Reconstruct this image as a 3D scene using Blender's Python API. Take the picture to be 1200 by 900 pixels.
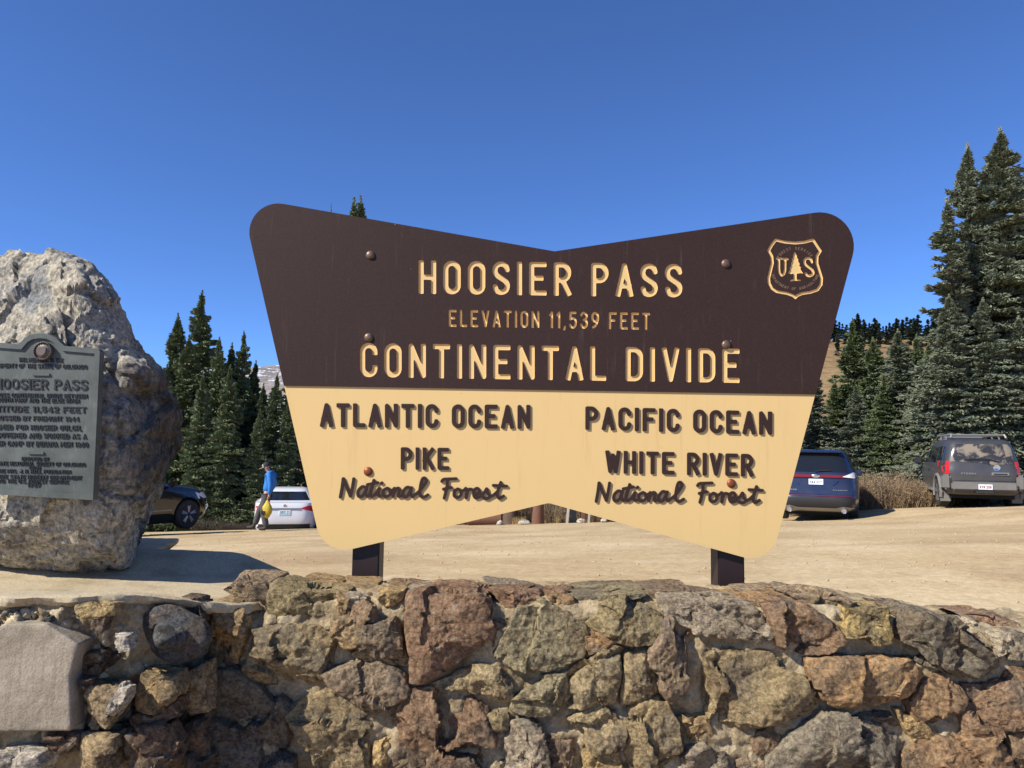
import bpy, bmesh, math, random
import numpy as np
from mathutils import Vector, Matrix, geometry

for o in list(bpy.data.objects):
    bpy.data.objects.remove(o)
SC = bpy.context.scene
COL = SC.collection
R = math.radians

# ------------------------------------------------------------------ camera
CAM_Z = 1.6
PITCH, ROLL = R(5.1), R(0.85)
FPX = 900.0
cam_d = bpy.data.cameras.new("camera")
cam_d.sensor_width = 36.0
cam_d.lens = 27.0
cam_d.clip_start = 0.05
cam_d.clip_end = 20000
cam = bpy.data.objects.new("camera", cam_d)
COL.objects.link(cam)
CM = Matrix.Rotation(math.pi / 2 + PITCH, 3, 'X') @ Matrix.Rotation(ROLL, 3, 'Z')
cam.matrix_world = Matrix.Translation((0, 0, CAM_Z)) @ CM.to_4x4()
SC.camera = cam

# ------------------------------------------------------------------ sky and sun
SUN = Vector((-1.08, -0.60, 0.98)).normalized()          # direction towards the sun
EL = math.asin(SUN.z)
AZ = math.atan2(SUN.x, SUN.y)                            # clockwise from +Y
world = bpy.data.worlds.new("World")
SC.world = world
world.use_nodes = True
wn = world.node_tree.nodes
wl = world.node_tree.links
wn.clear()
sky = wn.new('ShaderNodeTexSky')
sky.sky_type = 'NISHITA'
sky.sun_disc = False
sky.sun_elevation = EL
sky.sun_rotation = AZ
sky.altitude = 3500
sky.air_density = 1.0
sky.dust_density = 0.0
sky.ozone_density = 10.0
bg = wn.new('ShaderNodeBackground')
bg.inputs[1].default_value = 0.122
wo = wn.new('ShaderNodeOutputWorld')
tint = wn.new('ShaderNodeMix'); tint.data_type = 'RGBA'; tint.blend_type = 'MULTIPLY'
tint.inputs[0].default_value = 1.0; tint.inputs[7].default_value = (0.93, 0.95, 1.05, 1)
wl.new(sky.outputs[0], tint.inputs[6])
wl.new(tint.outputs[2], bg.inputs[0])
wl.new(bg.outputs[0], wo.inputs[0])
sun_d = bpy.data.lights.new("sun", 'SUN')
sun_d.energy = 4.6
sun_d.angle = R(0.5)
sun_d.color = (1.0, 0.955, 0.88)
sun = bpy.data.objects.new("sun", sun_d)
COL.objects.link(sun)
sun.rotation_euler = SUN.to_track_quat('Z', 'Y').to_euler()
sun.location = (-30, -20, 40)
SC.view_settings.view_transform = 'Standard'
SC.view_settings.look = 'None'
SC.view_settings.exposure = 0.6
SC.view_settings.gamma = 1.0
SC.cycles.max_bounces = 5
SC.cycles.transparent_max_bounces = 4

# ------------------------------------------------------------------ measuring helpers
def ray(px, py):
    return CM @ Vector((px - 600.0, 450.0 - py, -FPX))
def at(px, py, Y):
    d = ray(px, py)
    k = Y / d.y
    return Vector((d.x * k, Y, CAM_Z + d.z * k))
def at_z(px, py, z):
    d = ray(px, py)
    k = (z - CAM_Z) / d.z
    return Vector((d.x * k, d.y * k, z))

# ------------------------------------------------------------------ object helpers
def tag(o, label=None, cat=None, group=None, kind=None):
    if label: o['label'] = label
    if cat: o['category'] = cat
    if group: o['group'] = group
    if kind: o['kind'] = kind
    return o
def empty(name, loc, rz=0.0, label=None, cat=None, group=None):
    o = bpy.data.objects.new(name, None)
    COL.objects.link(o)
    o.location = loc
    o.rotation_euler = (0, 0, rz)
    o.empty_display_size = 0.2
    return tag(o, label, cat, group)
def mesh(name, verts, faces, mats, parent=None, smooth=False, origin=None, local=False, fm=None, sharp=None, color=None):
    """verts in world space (parents without rotation) unless local; one object."""
    v = np.asarray(verts, dtype=np.float64).reshape(-1, 3)
    po = np.array(parent_offset(parent)) if (parent is not None and not local) else np.zeros(3)
    org = np.zeros(3)
    if origin == 'c':
        org = (v.min(0) + v.max(0)) / 2
    elif origin is not None:
        org = np.array(origin, dtype=float)
    me = bpy.data.meshes.new(name)
    if isinstance(faces, np.ndarray):
        nf, k = faces.shape
        vv = (v - org).astype(np.float32)
        me.vertices.add(len(vv)); me.vertices.foreach_set('co', vv.ravel())
        me.loops.add(nf * k); me.loops.foreach_set('vertex_index', faces.astype(np.int32).ravel())
        me.polygons.add(nf)
        me.polygons.foreach_set('loop_start', np.arange(0, nf * k, k, dtype=np.int32))
        me.polygons.foreach_set('loop_total', np.full(nf, k, dtype=np.int32))
        me.update(calc_edges=True)
    else:
        me.from_pydata([tuple(p) for p in (v - org)], [], faces)
    if not isinstance(mats, (list, tuple)): mats = [mats]
    for m in mats: me.materials.append(m)
    if fm is not None: me.polygons.foreach_set('material_index', np.asarray(fm, dtype=np.int32))
    if smooth:
        me.polygons.foreach_set('use_smooth', np.ones(len(me.polygons), dtype=bool))
        if sharp: me.set_sharp_from_angle(angle=R(sharp))
    me.validate()
    o = bpy.data.objects.new(name, me)
    COL.objects.link(o)
    if parent is not None: o.parent = parent
    o.location = tuple(org - po)
    if color is not None: o.color = (color[0], color[1], color[2], 1)
    return o
def parent_offset(p):
    off = Vector((0, 0, 0))
    while p is not None:
        off += p.location
        p = p.parent
    return off
class MB:
    """collects simple solids into one mesh"""
    def __init__(s): s.v = []; s.f = []; s.m = []
    def add(s, v, f, m=0):
        b = len(s.v); s.v += [tuple(p) for p in v]; s.f += [tuple(i + b for i in q) for q in f]; s.m += [m] * len(f)
    def box(s, a, b, m=0, rot=None, bev=0.0):
        a = Vector(a); b = Vector(b)
        if bev > 0:
            bm = bmesh.new(); bmesh.ops.create_cube(bm, size=1)
            for v in bm.verts: v.co = Vector(((a.x+b.x)/2 + v.co.x*(b.x-a.x), (a.y+b.y)/2 + v.co.y*(b.y-a.y), (a.z+b.z)/2 + v.co.z*(b.z-a.z)))
            bmesh.ops.bevel(bm, geom=bm.edges[:], offset=bev, segments=2, affect='EDGES')
            bm.verts.index_update()
            vs = [v.co.copy() for v in bm.verts]; fs = [[v.index for v in f.verts] for f in bm.faces]; bm.free()
        else:
            vs = [Vector((x, y, z)) for z in (a.z, b.z) for y in (a.y, b.y) for x in (a.x, b.x)]
            fs = [(0, 2, 3, 1), (4, 5, 7, 6), (0, 1, 5, 4), (2, 6, 7, 3), (0, 4, 6, 2), (1, 3, 7, 5)]
        if rot is not None:
            c = (a + b) / 2
            vs = [c + rot @ (v - c) for v in vs]
        s.add(vs, fs, m)
    def tube(s, pts, rad, n=8, m=0, caps=True):
        pts = [Vector(p) for p in pts]
        if not isinstance(rad, (list, tuple)): rad = [rad] * len(pts)
        vs = []; fs = []
        up = Vector((0.13, 0.21, 0.97))
        for i, p in enumerate(pts):
            d = (pts[min(i+1, len(pts)-1)] - pts[max(i-1, 0)]).normalized()
            a = d.cross(up)
            if a.length < 1e-3: a = d.cross(Vector((1, 0, 0)))
            a.normalize(); b = d.cross(a)
            for k in range(n):
                t = 2*math.pi*k/n
                vs.append(p + rad[i]*(math.cos(t)*a + math.sin(t)*b))
        for i in range(len(pts)-1):
            for k in range(n):
                k2 = (k+1) % n
                fs.append((i*n+k, i*n+k2, (i+1)*n+k2, (i+1)*n+k))
        if caps:
            fs.append(tuple(range(n-1, -1, -1))); fs.append(tuple((len(pts)-1)*n + k for k in range(n)))
        s.add(vs, fs, m)
    def lathe(s, prof, axis='Z', c=(0, 0, 0), n=24, m=0):
        """prof: (radius, along axis)"""
        c = Vector(c); vs = []; fs = []
        for (r, h) in prof:
            for k in range(n):
                t = 2*math.pi*k/n; x, y = r*math.cos(t), r*math.sin(t)
                if axis == 'Z': vs.append(c + Vector((x, y, h)))
                elif axis == 'X': vs.append(c + Vector((h, x, y)))
                else: vs.append(c + Vector((y, h, x)))
        for i in range(len(prof)-1):
            for k in range(n):
                k2 = (k+1) % n
                fs.append((i*n+k, i*n+k2, (i+1)*n+k2, (i+1)*n+k))
        fs.append(tuple(range(n-1, -1, -1))); fs.append(tuple((len(prof)-1)*n + k for k in range(n)))
        s.add(vs, fs, m)
    def build(s, name, mats, parent=None, smooth=True, sharp=35, local=False, origin=None):
        return mesh(name, s.v, s.f, mats, parent, smooth=smooth, sharp=sharp, local=local, fm=s.m, origin=origin)

# ------------------------------------------------------------------ noise (numpy)
def _hash(ix, iy, iz, seed):
    h = (ix * 374761393 + iy * 668265263 + iz * 2147483647 + seed * 974634777) & 0xFFFFFFFF
    h = ((h ^ (h >> 13)) * 1274126177) & 0xFFFFFFFF
    h = ((h ^ (h >> 16)) * 2246822519) & 0xFFFFFFFF
    h = h ^ (h >> 15)
    return (h & 0xFFFFFF) / float(0xFFFFFF) * 2 - 1
def vnoise(p, seed=0):
    p = np.asarray(p, dtype=np.float64)
    i = np.floor(p).astype(np.int64); f = p - i
    u = f*f*f*(f*(f*6-15)+10)
    x, y, z = i[..., 0], i[..., 1], i[..., 2]
    r = 0
    for dx in (0, 1):
        wx = u[..., 0] if dx else 1-u[..., 0]
        for dy in (0, 1):
            wy = u[..., 1] if dy else 1-u[..., 1]
            for dz in (0, 1):
                wz = u[..., 2] if dz else 1-u[..., 2]
                r = r + wx*wy*wz*_hash(x+dx, y+dy, z+dz, seed)
    return r
def fbm(p, oct=4, seed=0, gain=0.5, lac=2.03):
    p = np.asarray(p, dtype=np.float64)
    a, s, t = 1.0, 0.0, 0.0
    for k in range(oct):
        s = s + a*vnoise(p + 17.3*k, seed+k*7); t += a
        p = p*lac; a *= gain
    return s/t
def ridged(p, oct=4, seed=0):
    p = np.asarray(p, dtype=np.float64); a, s, t = 1.0, 0.0, 0.0
    for k in range(oct):
        s = s + a*(1-2*np.abs(vnoise(p + 9.1*k, seed+k*5))); t += a
        p = p*2.1; a *= 0.5
    return s/t
def sst(a, b, x):
    t = np.clip((np.asarray(x, dtype=float)-a)/(b-a), 0, 1)
    return t*t*(3-2*t)

# ------------------------------------------------------------------ materials
def lin(c):
    return tuple((x/12.92 if x <= 0.04045 else ((x+0.055)/1.055)**2.4) for x in c)
def hexc(h, k=1.0):
    c = lin(tuple(int(h[i:i+2], 16)/255 for i in (0, 2, 4)))
    return tuple(min(1, x*k) for x in c)
def C4(c): return (c[0], c[1], c[2], 1)
class NT:
    def __init__(s, name):
        s.m = bpy.data.materials.new(name); s.m.use_nodes = True
        s.t = s.m.node_tree; s.n = s.t.nodes; s.l = s.t.links
        s.b = s.n['Principled BSDF']
        s.tc = s.n.new('ShaderNodeTexCoord')
    def noise(s, scale, detail=4, rough=0.6, vec=None, dist=0.0):
        n = s.n.new('ShaderNodeTexNoise'); n.inputs['Scale'].default_value = scale
        n.inputs['Detail'].default_value = detail; n.inputs['Roughness'].default_value = rough
        n.inputs['Distortion'].default_value = dist
        s.l.new(vec if vec is not None else s.tc.outputs['Object'], n.inputs['Vector'])
        return n.outputs['Fac']
    def voro(s, scale, vec=None, feature='F1', out='Distance', rand=1.0):
        n = s.n.new('ShaderNodeTexVoronoi'); n.feature = feature; n.inputs['Scale'].default_value = scale
        n.inputs['Randomness'].default_value = rand
        s.l.new(vec if vec is not None else s.tc.outputs['Object'], n.inputs['Vector'])
        return n.outputs[out]
    def mapping(s, scale=(1, 1, 1), rot=(0, 0, 0), vec=None):
        n = s.n.new('ShaderNodeMapping'); n.inputs['Scale'].default_value = scale; n.inputs['Rotation'].default_value = rot
        s.l.new(vec if vec is not None else s.tc.outputs['Object'], n.inputs['Vector'])
        return n.outputs[0]
    def ramp(s, fac, stops, interp='LINEAR'):
        n = s.n.new('ShaderNodeValToRGB'); cr = n.color_ramp; cr.interpolation = interp
        while len(cr.elements) < len(stops): cr.elements.new(0.5)
        for e, (p, c) in zip(cr.elements, stops):
            e.position = p; e.color = C4(c) if len(c) == 3 else c
        s.l.new(fac, n.inputs[0]); return n.outputs[0]
    def val(s, fac, a, b, lo=0.0, hi=1.0):
        n = s.n.new('ShaderNodeMapRange'); n.inputs[1].default_value = a; n.inputs[2].default_value = b
        n.inputs[3].default_value = lo; n.inputs[4].default_value = hi; n.clamp = True
        s.l.new(fac, n.inputs[0]); return n.outputs[0]
    def mix(s, fac, a, b, mode='MIX'):
        n = s.n.new('ShaderNodeMix'); n.data_type = 'RGBA'; n.blend_type = mode
        for sock, v in ((n.inputs[0], fac), (n.inputs[6], a), (n.inputs[7], b)):
            if isinstance(v, (int, float)): sock.default_value = v
            elif isinstance(v, tuple): sock.default_value = C4(v)
            else: s.l.new(v, sock)
        return n.outputs[2]
    def math(s, op, a, b=0.0):
        n = s.n.new('ShaderNodeMath'); n.operation = op
        for sock, v in ((n.inputs[0], a), (n.inputs[1], b)):
            if isinstance(v, (int, float)): sock.default_value = v
            else: s.l.new(v, sock)
        return n.outputs[0]
    def bump(s, h, strength=0.5, dist=0.01, prev=None):
        n = s.n.new('ShaderNodeBump'); n.inputs['Strength'].default_value = strength; n.inputs['Distance'].default_value = dist
        s.l.new(h, n.inputs['Height'])
        if prev is not None: s.l.new(prev, n.inputs['Normal'])
        return n.outputs[0]
    def out(s, color=None, rough=None, normal=None, metal=None, spec=None, **kw):
        def put(k, v):
            if v is None: return
            if isinstance(v, tuple): s.b.inputs[k].default_value = C4(v)
            elif isinstance(v, (int, float)): s.b.inputs[k].default_value = v
            else: s.l.new(v, s.b.inputs[k])
        put('Base Color', color); put('Roughness', rough); put('Metallic', metal); put('Specular IOR Level', spec)
        if normal is not None: s.l.new(normal, s.b.inputs['Normal'])
        for k, v in kw.items(): put(k.replace('_', ' '), v)
        return s.m
def simple(name, col, rough=0.5, metal=0.0, spec=0.5, var=0.12, scale=8, bump=0.0, **kw):
    t = NT(name)
    n = t.noise(scale, 3)
    c = t.mix(n, tuple(x*(1-var) for x in col), tuple(min(1, x*(1+var)) for x in col))
    nb = t.bump(t.noise(scale*12, 3), 0.4, bump) if bump > 0 else None
    return t.out(c, rough, nb, metal, spec, **kw)

M = {}
# --- stone: object colour picks the rock, noise gives veins, rust and lichen
t = NT('stone')
oi = t.n.new('ShaderNodeObjectInfo')
vadd = t.n.new('ShaderNodeVectorMath'); vadd.operation = 'ADD'
sc_ = t.n.new('ShaderNodeVectorMath'); sc_.operation = 'SCALE'; sc_.inputs['Scale'].default_value = 1.0
cmb = t.n.new('ShaderNodeCombineXYZ')
rr = t.math('MULTIPLY', oi.outputs['Random'], 37.0)
for i in range(3): t.l.new(rr, cmb.inputs[i])
t.l.new(t.tc.outputs['Object'], vadd.inputs[0]); t.l.new(cmb.outputs[0], vadd.inputs[1])
V = vadd.outputs[0]
base = oi.outputs['Color']
n1 = t.noise(5, 5, 0.65, V, 0.6); n2 = t.noise(11, 5, 0.7, V, 0.8); n3 = t.noise(60, 4, 0.7, V); n4 = t.noise(3.4, 4, 0.6, V, 1.0)
c = t.mix(t.val(n1, 0.50, 0.64, 0, 0.45), base, hexc('7d5f47'))
c = t.mix(t.val(n2, 0.52, 0.66, 0, 0.5), c, hexc('918569'))
c = t.mix(t.val(n4, 0.52, 0.62, 0, 0.5), c, hexc('6e6b62'))
c = t.mix(t.val(n2, 0.44, 0.34, 0, 0.75), c, hexc('463e35'))
c = t.mix(t.val(n3, 0.34, 0.64, 0.0, 1.0), t.mix(1.0, c, (0.48, 0.46, 0.44), 'MULTIPLY'), t.mix(1.0, c, (1.5, 1.47, 1.38), 'MULTIPLY'))
c = t.mix(t.val(t.noise(26, 4, 0.7, V), 0.60, 0.70, 0, 0.6), c, hexc('c0b498'))
vm = t.mapping((1.0, 1.0, 1.9), (0.3, 0.5, 0.4), V)
wv = t.n.new('ShaderNodeVectorMath'); wv.operation = 'ADD'
nz = t.n.new('ShaderNodeTexNoise'); nz.inputs['Scale'].default_value = 9; nz.inputs['Detail'].default_value = 4
t.l.new(vm, nz.inputs['Vector']); sc3 = t.n.new('ShaderNodeVectorMath'); sc3.operation = 'SCALE'; sc3.inputs['Scale'].default_value = 0.16
t.l.new(nz.outputs['Color'], sc3.inputs[0]); t.l.new(vm, wv.inputs[0]); t.l.new(sc3.outputs[0], wv.inputs[1])
crk = t.val(t.voro(8.5, wv.outputs[0], 'DISTANCE_TO_EDGE'), 0.0, 0.030)
crm = t.math('MULTIPLY', t.math('SUBTRACT', 1.0, crk), t.val(n1, 0.45, 0.6, 0, 0.7))
c = t.mix(crm, c, hexc('2c2620'))
bn = t.bump(t.noise(16, 7, 0.78, V, 0.4), 1.0, 0.034)
bn = t.bump(t.noise(60, 6, 0.8, V), 1.0, 0.018, bn)
bn = t.bump(crk, 0.5, 0.006, bn)
M['stone'] = t.out(c, 0.86, bn, spec=0.25)

# --- mortar
t = NT('mortar')
n1 = t.noise(9, 5); n2 = t.noise(70, 4, 0.7); v1 = t.voro(55)
c = t.ramp(n1, [(0.32, hexc('8f7d60')), (0.5, hexc('b5a27f')), (0.68, hexc('cdbc9a'))])
c = t.mix(t.val(n2, 0.35, 0.65), t.mix(1.0, c, (0.62, 0.6, 0.58), 'MULTIPLY'), c)
bn = t.bump(t.noise(34, 6, 0.75), 0.9, 0.016)
bn = t.bump(v1, 0.6, 0.004, bn)
M['mortar'] = t.out(c, 0.92, bn, spec=0.15)

# --- pale broken concrete (slab, rubble)
t = NT('concrete')
n1 = t.noise(4, 5); n2 = t.noise(120, 3, 0.7)
c = t.ramp(n1, [(0.35, hexc('a89878')), (0.55, hexc('c3b291')), (0.7, hexc('b6a78c'))])
c = t.mix(t.val(n2, 0.36, 0.6), t.mix(1.0, c, (0.7, 0.68, 0.66), 'MULTIPLY'), c)
c = t.mix(t.val(t.noise(22, 5, 0.7), 0.6, 0.72, 0, 0.4), c, hexc('82745c'))
bn = t.bump(n2, 0.6, 0.003); bn = t.bump(t.noise(20, 4), 0.4, 0.008, bn)
M['concrete'] = t.out(c, 0.9, bn, spec=0.2)

# --- flat grey block set in the plinth
t = NT('grey_block')
n2 = t.noise(150, 4, 0.75); n1 = t.noise(6, 5)
c = t.ramp(n1, [(0.35, hexc('968a78')), (0.6, hexc('b0a38e')), (0.75, hexc('bdb19c'))])
c = t.mix(t.val(n2, 0.35, 0.6), t.mix(1.0, c, (0.75, 0.73, 0.7), 'MULTIPLY'), c)
st = t.noise(14, 4, 0.6, t.mapping((3, 3, 0.35)))
c = t.mix(t.val(st, 0.55, 0.68, 0, 0.35), c, hexc('6b6256'))
M['grey_block'] = t.out(c, 0.9, t.bump(t.noise(30, 5, 0.7), 0.5, 0.006, t.bump(n2, 0.8, 0.004)), spec=0.2)

# --- boulder gneiss: greys, cream lichen, dark streaks, grain along the right flank
t = NT('boulder_rock')
v_s = t.mapping((2.6, 2.6, 0.5), (0, 0.35, 0))
n1 = t.noise(2.2, 6, 0.62, None, 0.7); n2 = t.noise(6.5, 6, 0.7, None, 0.8); n3 = t.noise(42, 5, 0.75)
ns = t.noise(9, 6, 0.7, v_s, 1.3)
c = t.ramp(n1, [(0.32, hexc('93989c')), (0.42, hexc('b3b3ae')), (0.52, hexc('d2c8b2')), (0.66, hexc('e2dac6'))])
c = t.mix(t.val(n2, 0.52, 0.66, 0, 0.7), c, hexc('80868c'))
c = t.mix(t.val(n2, 0.42, 0.33, 0, 0.75), c, hexc('4a443d'))
c = t.mix(t.val(t.noise(3.3, 6, 0.7, None, 1.2), 0.56, 0.66, 0, 0.75), c, hexc('d2c6ae'))
c = t.mix(t.val(ns, 0.50, 0.62, 0, 0.4), c, hexc('473c33'))
c = t.mix(t.val(t.noise(15, 5, 0.7, None, 1.0), 0.58, 0.66, 0, 0.6), c, hexc('3e3b39'))
c = t.mix(t.val(n3, 0.36, 0.60), t.mix(1.0, c, (0.50, 0.50, 0.50), 'MULTIPLY'), t.mix(1.0, c, (1.55, 1.50, 1.42), 'MULTIPLY'))
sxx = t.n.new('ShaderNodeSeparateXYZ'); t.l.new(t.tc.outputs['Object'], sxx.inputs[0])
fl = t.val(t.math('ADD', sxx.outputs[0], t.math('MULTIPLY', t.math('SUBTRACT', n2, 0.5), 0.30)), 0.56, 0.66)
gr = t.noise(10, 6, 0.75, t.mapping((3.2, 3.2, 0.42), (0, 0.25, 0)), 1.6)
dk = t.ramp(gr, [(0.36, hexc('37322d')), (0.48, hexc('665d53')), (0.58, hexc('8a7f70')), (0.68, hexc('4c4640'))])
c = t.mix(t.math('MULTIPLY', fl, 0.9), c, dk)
bn = t.bump(gr, 0.4, 0.008)
bn = t.bump(t.noise(12, 7, 0.78), 0.8, 0.035, bn)
bn = t.bump(t.noise(48, 6, 0.8), 0.8, 0.009, bn)
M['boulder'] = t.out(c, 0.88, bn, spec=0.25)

# --- lot: pale sandy gravel with tracks
t = NT('sandy_gravel')
vt = t.mapping((0.30, 0.9, 1.0), (0, 0, 0.25))
n1 = t.noise(0.55, 6, 0.62); n2 = t.noise(1.2, 6, 0.68, vt, 0.5); n3 = t.noise(14, 5, 0.75); n4 = t.noise(90, 3, 0.7)
c = t.ramp(n1, [(0.36, hexc('bca17a')), (0.5, hexc('cbb389')), (0.64, hexc('d6c098'))])
c = t.mix(t.val(n2, 0.48, 0.66, 0, 0.30), c, hexc('a58b64'))
c = t.mix(t.val(n2, 0.44, 0.34, 0, 0.4), c, hexc('ceba95'))
c = t.mix(t.val(t.noise(0.32, 5, 0.6, None, 1.5), 0.50, 0.64, 0, 0.3), c, hexc('a48a68'))
c = t.mix(t.val(n3, 0.36, 0.64), t.mix(1.0, c, (0.74, 0.72, 0.70), 'MULTIPLY'), c)
c = t.mix(t.val(n4, 0.32, 0.45), t.mix(1.0, c, (0.7, 0.69, 0.68), 'MULTIPLY'), c)
bn = t.bump(n3, 0.5, 0.02); bn = t.bump(n4, 0.5, 0.006, bn)
M['lot'] = t.out(c, 0.95, bn, spec=0.1)

# --- hillside dry grass
t = NT('dry_alpine_grass')
n1 = t.noise(0.05, 6, 0.65); n2 = t.noise(0.5, 6, 0.75); n3 = t.noise(3.0, 4, 0.7)
c = t.ramp(n1, [(0.38, hexc('8d7454')), (0.55, hexc('a78c66')), (0.68, hexc('8a6e50'))])
c = t.mix(t.val(n2, 0.42, 0.62, 0, 0.8), c, hexc('6f5a40'))
c = t.mix(t.val(n2, 0.62, 0.70, 0, 0.6), c, hexc('4c4630'))
c = t.mix(t.val(n3, 0.35, 0.6), t.mix(1.0, c, (0.7, 0.7, 0.68), 'MULTIPLY'), c)
M['hill'] = t.out(c, 0.95, t.bump(n2, 0.6, 0.5), spec=0.05)

# --- far mountain: scree with streaks of snow lying along ledges
t = NT('mountain_scree_and_snow')
vt = t.mapping((1.0, 1.0, 3.2), (0, 0, 0))
n1 = t.noise(0.006, 7, 0.7); n2 = t.noise(0.014, 6, 0.72, vt, 0.5); n3 = t.noise(0.05, 5, 0.7, vt)
c = t.ramp(n1, [(0.35, hexc('827a74')), (0.5, hexc('9a918a')), (0.65, hexc('aaa097'))])
c = t.mix(t.val(n3, 0.38, 0.6), t.mix(1.0, c, (0.7, 0.7, 0.72), 'MULTIPLY'), c)
sx = t.n.new('ShaderNodeSeparateXYZ'); t.l.new(t.tc.outputs['Object'], sx.inputs[0])
left = t.val(sx.outputs[0], -1350, -900, 0.10, 0.0)
mask = t.math('ADD', t.math('MULTIPLY', t.math('ADD', n2, n3), 0.5), left)
c = t.mix(t.val(mask, 0.545, 0.565, 0, 1), c, (0.80, 0.83, 0.88))
M['mountain'] = t.out(c, 0.95, t.bump(n3, 0.8, 12.0), spec=0.05)

# --- sign paints
t = NT('brown_sign_paint')
n1 = t.noise(1.5, 4); n2 = t.noise(420, 2, 0.6); n3 = t.noise(9, 5, 0.7, t.mapping((2.5, 1, 0.5)))
c = t.mix(n1, hexc('31201b'), hexc('372520'))
c = t.mix(t.val(n2, 0.5, 0.75, 0, 0.35), c, hexc('62524d'))
c = t.mix(t.val(n3, 0.60, 0.8, 0, 0.30), c, hexc('574a45'))
sp = t.val(t.voro(7.0, None, 'F1'), 0.010, 0.016, 1.0, 0.0)
c = t.mix(sp, c, hexc('b0a498'))
dr = t.noise(16, 4, 0.7, t.mapping((2.2, 1, 0.12)))
c = t.mix(t.val(dr, 0.60, 0.75, 0, 0.28), c, hexc('6a5a54'))
M['brown'] = t.out(c, t.val(n3, 0.3, 0.7, 0.55, 0.7), t.bump(n2, 0.3, 0.0006), spec=0.22)
t = NT('cream_sign_paint')
n1 = t.noise(1.2, 4); n2 = t.noise(7, 4, 0.6, t.mapping((2.0, 1, 0.4)))
c = t.mix(n1, (0.74, 0.505, 0.205), (0.77, 0.53, 0.22))
c = t.mix(t.val(n2, 0.55, 0.8, 0, 0.3), c, (0.66, 0.445, 0.18))
sp = t.val(t.voro(6.0, None, 'F1'), 0.010, 0.016, 0.8, 0.0)
c = t.mix(sp, c, hexc('8a6a48'))
dr = t.noise(14, 4, 0.7, t.mapping((2.2, 1, 0.12)))
c = t.mix(t.val(dr, 0.58, 0.75, 0, 0.22), c, hexc('b08a5c'))
M['cream'] = t.out(c, 0.55, t.bump(t.noise(300, 2), 0.2, 0.0004), spec=0.35)
M['dull_cream'] = simple('faded_cream_paint', hexc('7a6148'), 0.6)
M['post'] = simple('dark_brown_post', hexc('2b1c18'), 0.5, var=0.3, scale=14, bump=0.001)
t = NT('weathered_bolt_metal')
c = t.mix(t.noise(60, 4), hexc('4a3730'), hexc('8d7460'))
M['bolt'] = t.out(c, 0.45, None, metal=0.5)
M['bolt_copper'] = simple('rusty_bolt_metal', hexc('8a4f30'), 0.5, 0.5, scale=60, var=0.4)

# --- plaque
t = NT('plaque_bronze')
n1 = t.noise(5, 5, 0.65); n2 = t.noise(200, 3)
c = t.ramp(n1, [(0.35, hexc('464b45')), (0.55, hexc('575c55')), (0.7, hexc('696e66'))])
c = t.mix(t.val(t.noise(18, 6, 0.7, t.mapping((3, 1, 0.6))), 0.58, 0.72, 0, 0.4), c, hexc('969a8e'))
M['plaque'] = t.out(c, 0.55, t.bump(n2, 0.4, 0.001), metal=0.0)
M['plaque_dark'] = simple('plaque_dark_letters', hexc('121415'), 0.6, 0.0)
M['plaque_seal'] = simple('plaque_bronze_seal', hexc('6a5f57'), 0.5, 0.4, scale=50, var=0.35, bump=0.002)

# --- foliage
def foliage(name, a, b, d):
    t = NT(name)
    oi = t.n.new('ShaderNodeObjectInfo')
    n1 = t.noise(0.9, 3); n2 = t.noise(9, 3, 0.7); n3 = t.noise(38, 2, 0.7)
    c = t.mix(t.val(n1, 0.35, 0.65), a, b)
    c = t.mix(t.val(n2, 0.45, 0.7, 0, 0.8), c, d)
    c = t.mix(t.val(n3, 0.35, 0.65), t.mix(1.0, c, (0.55, 0.57, 0.55), 'MULTIPLY'), t.mix(1.0, c, (1.45, 1.42, 1.4), 'MULTIPLY'))
    c = t.mix(t.val(oi.outputs['Random'], 0, 1, 0, 0.35), c, t.mix(1.0, c, (0.7, 0.78, 0.72), 'MULTIPLY'))
    return t.out(c, 0.6, None, spec=0.35)
M['spruce_blue'] = foliage('blue_spruce_needles', (0.17, 0.195, 0.125), (0.20, 0.225, 0.155), (0.29, 0.295, 0.20))
M['spruce_green'] = foliage('green_spruce_needles', (0.135, 0.170, 0.075), (0.17, 0.205, 0.095), (0.25, 0.265, 0.13))
M['spruce_dark'] = foliage('dark_spruce_needles', (0.035, 0.050, 0.028), (0.045, 0.062, 0.034), (0.060, 0.078, 0.045))
M['bark'] = simple('grey_brown_bark', hexc('5c4a3c'), 0.9, var=0.4, scale=12, bump=0.01)
t = NT('willow_twigs')
c = t.ramp(t.noise(3.5, 3), [(0.35, hexc('6b5a49')), (0.5, hexc('8d7a63')), (0.65, hexc('a8946f'))])
c = t.mix(t.val(t.noise(20, 3), 0.5, 0.7, 0, 0.6), c, hexc('6a3f28'))
M['twig'] = t.out(c, 0.85, None, spec=0.2)
M['straw'] = simple('dry_grass_blades', hexc('b79c66'), 0.85, var=0.3, scale=9)

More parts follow.
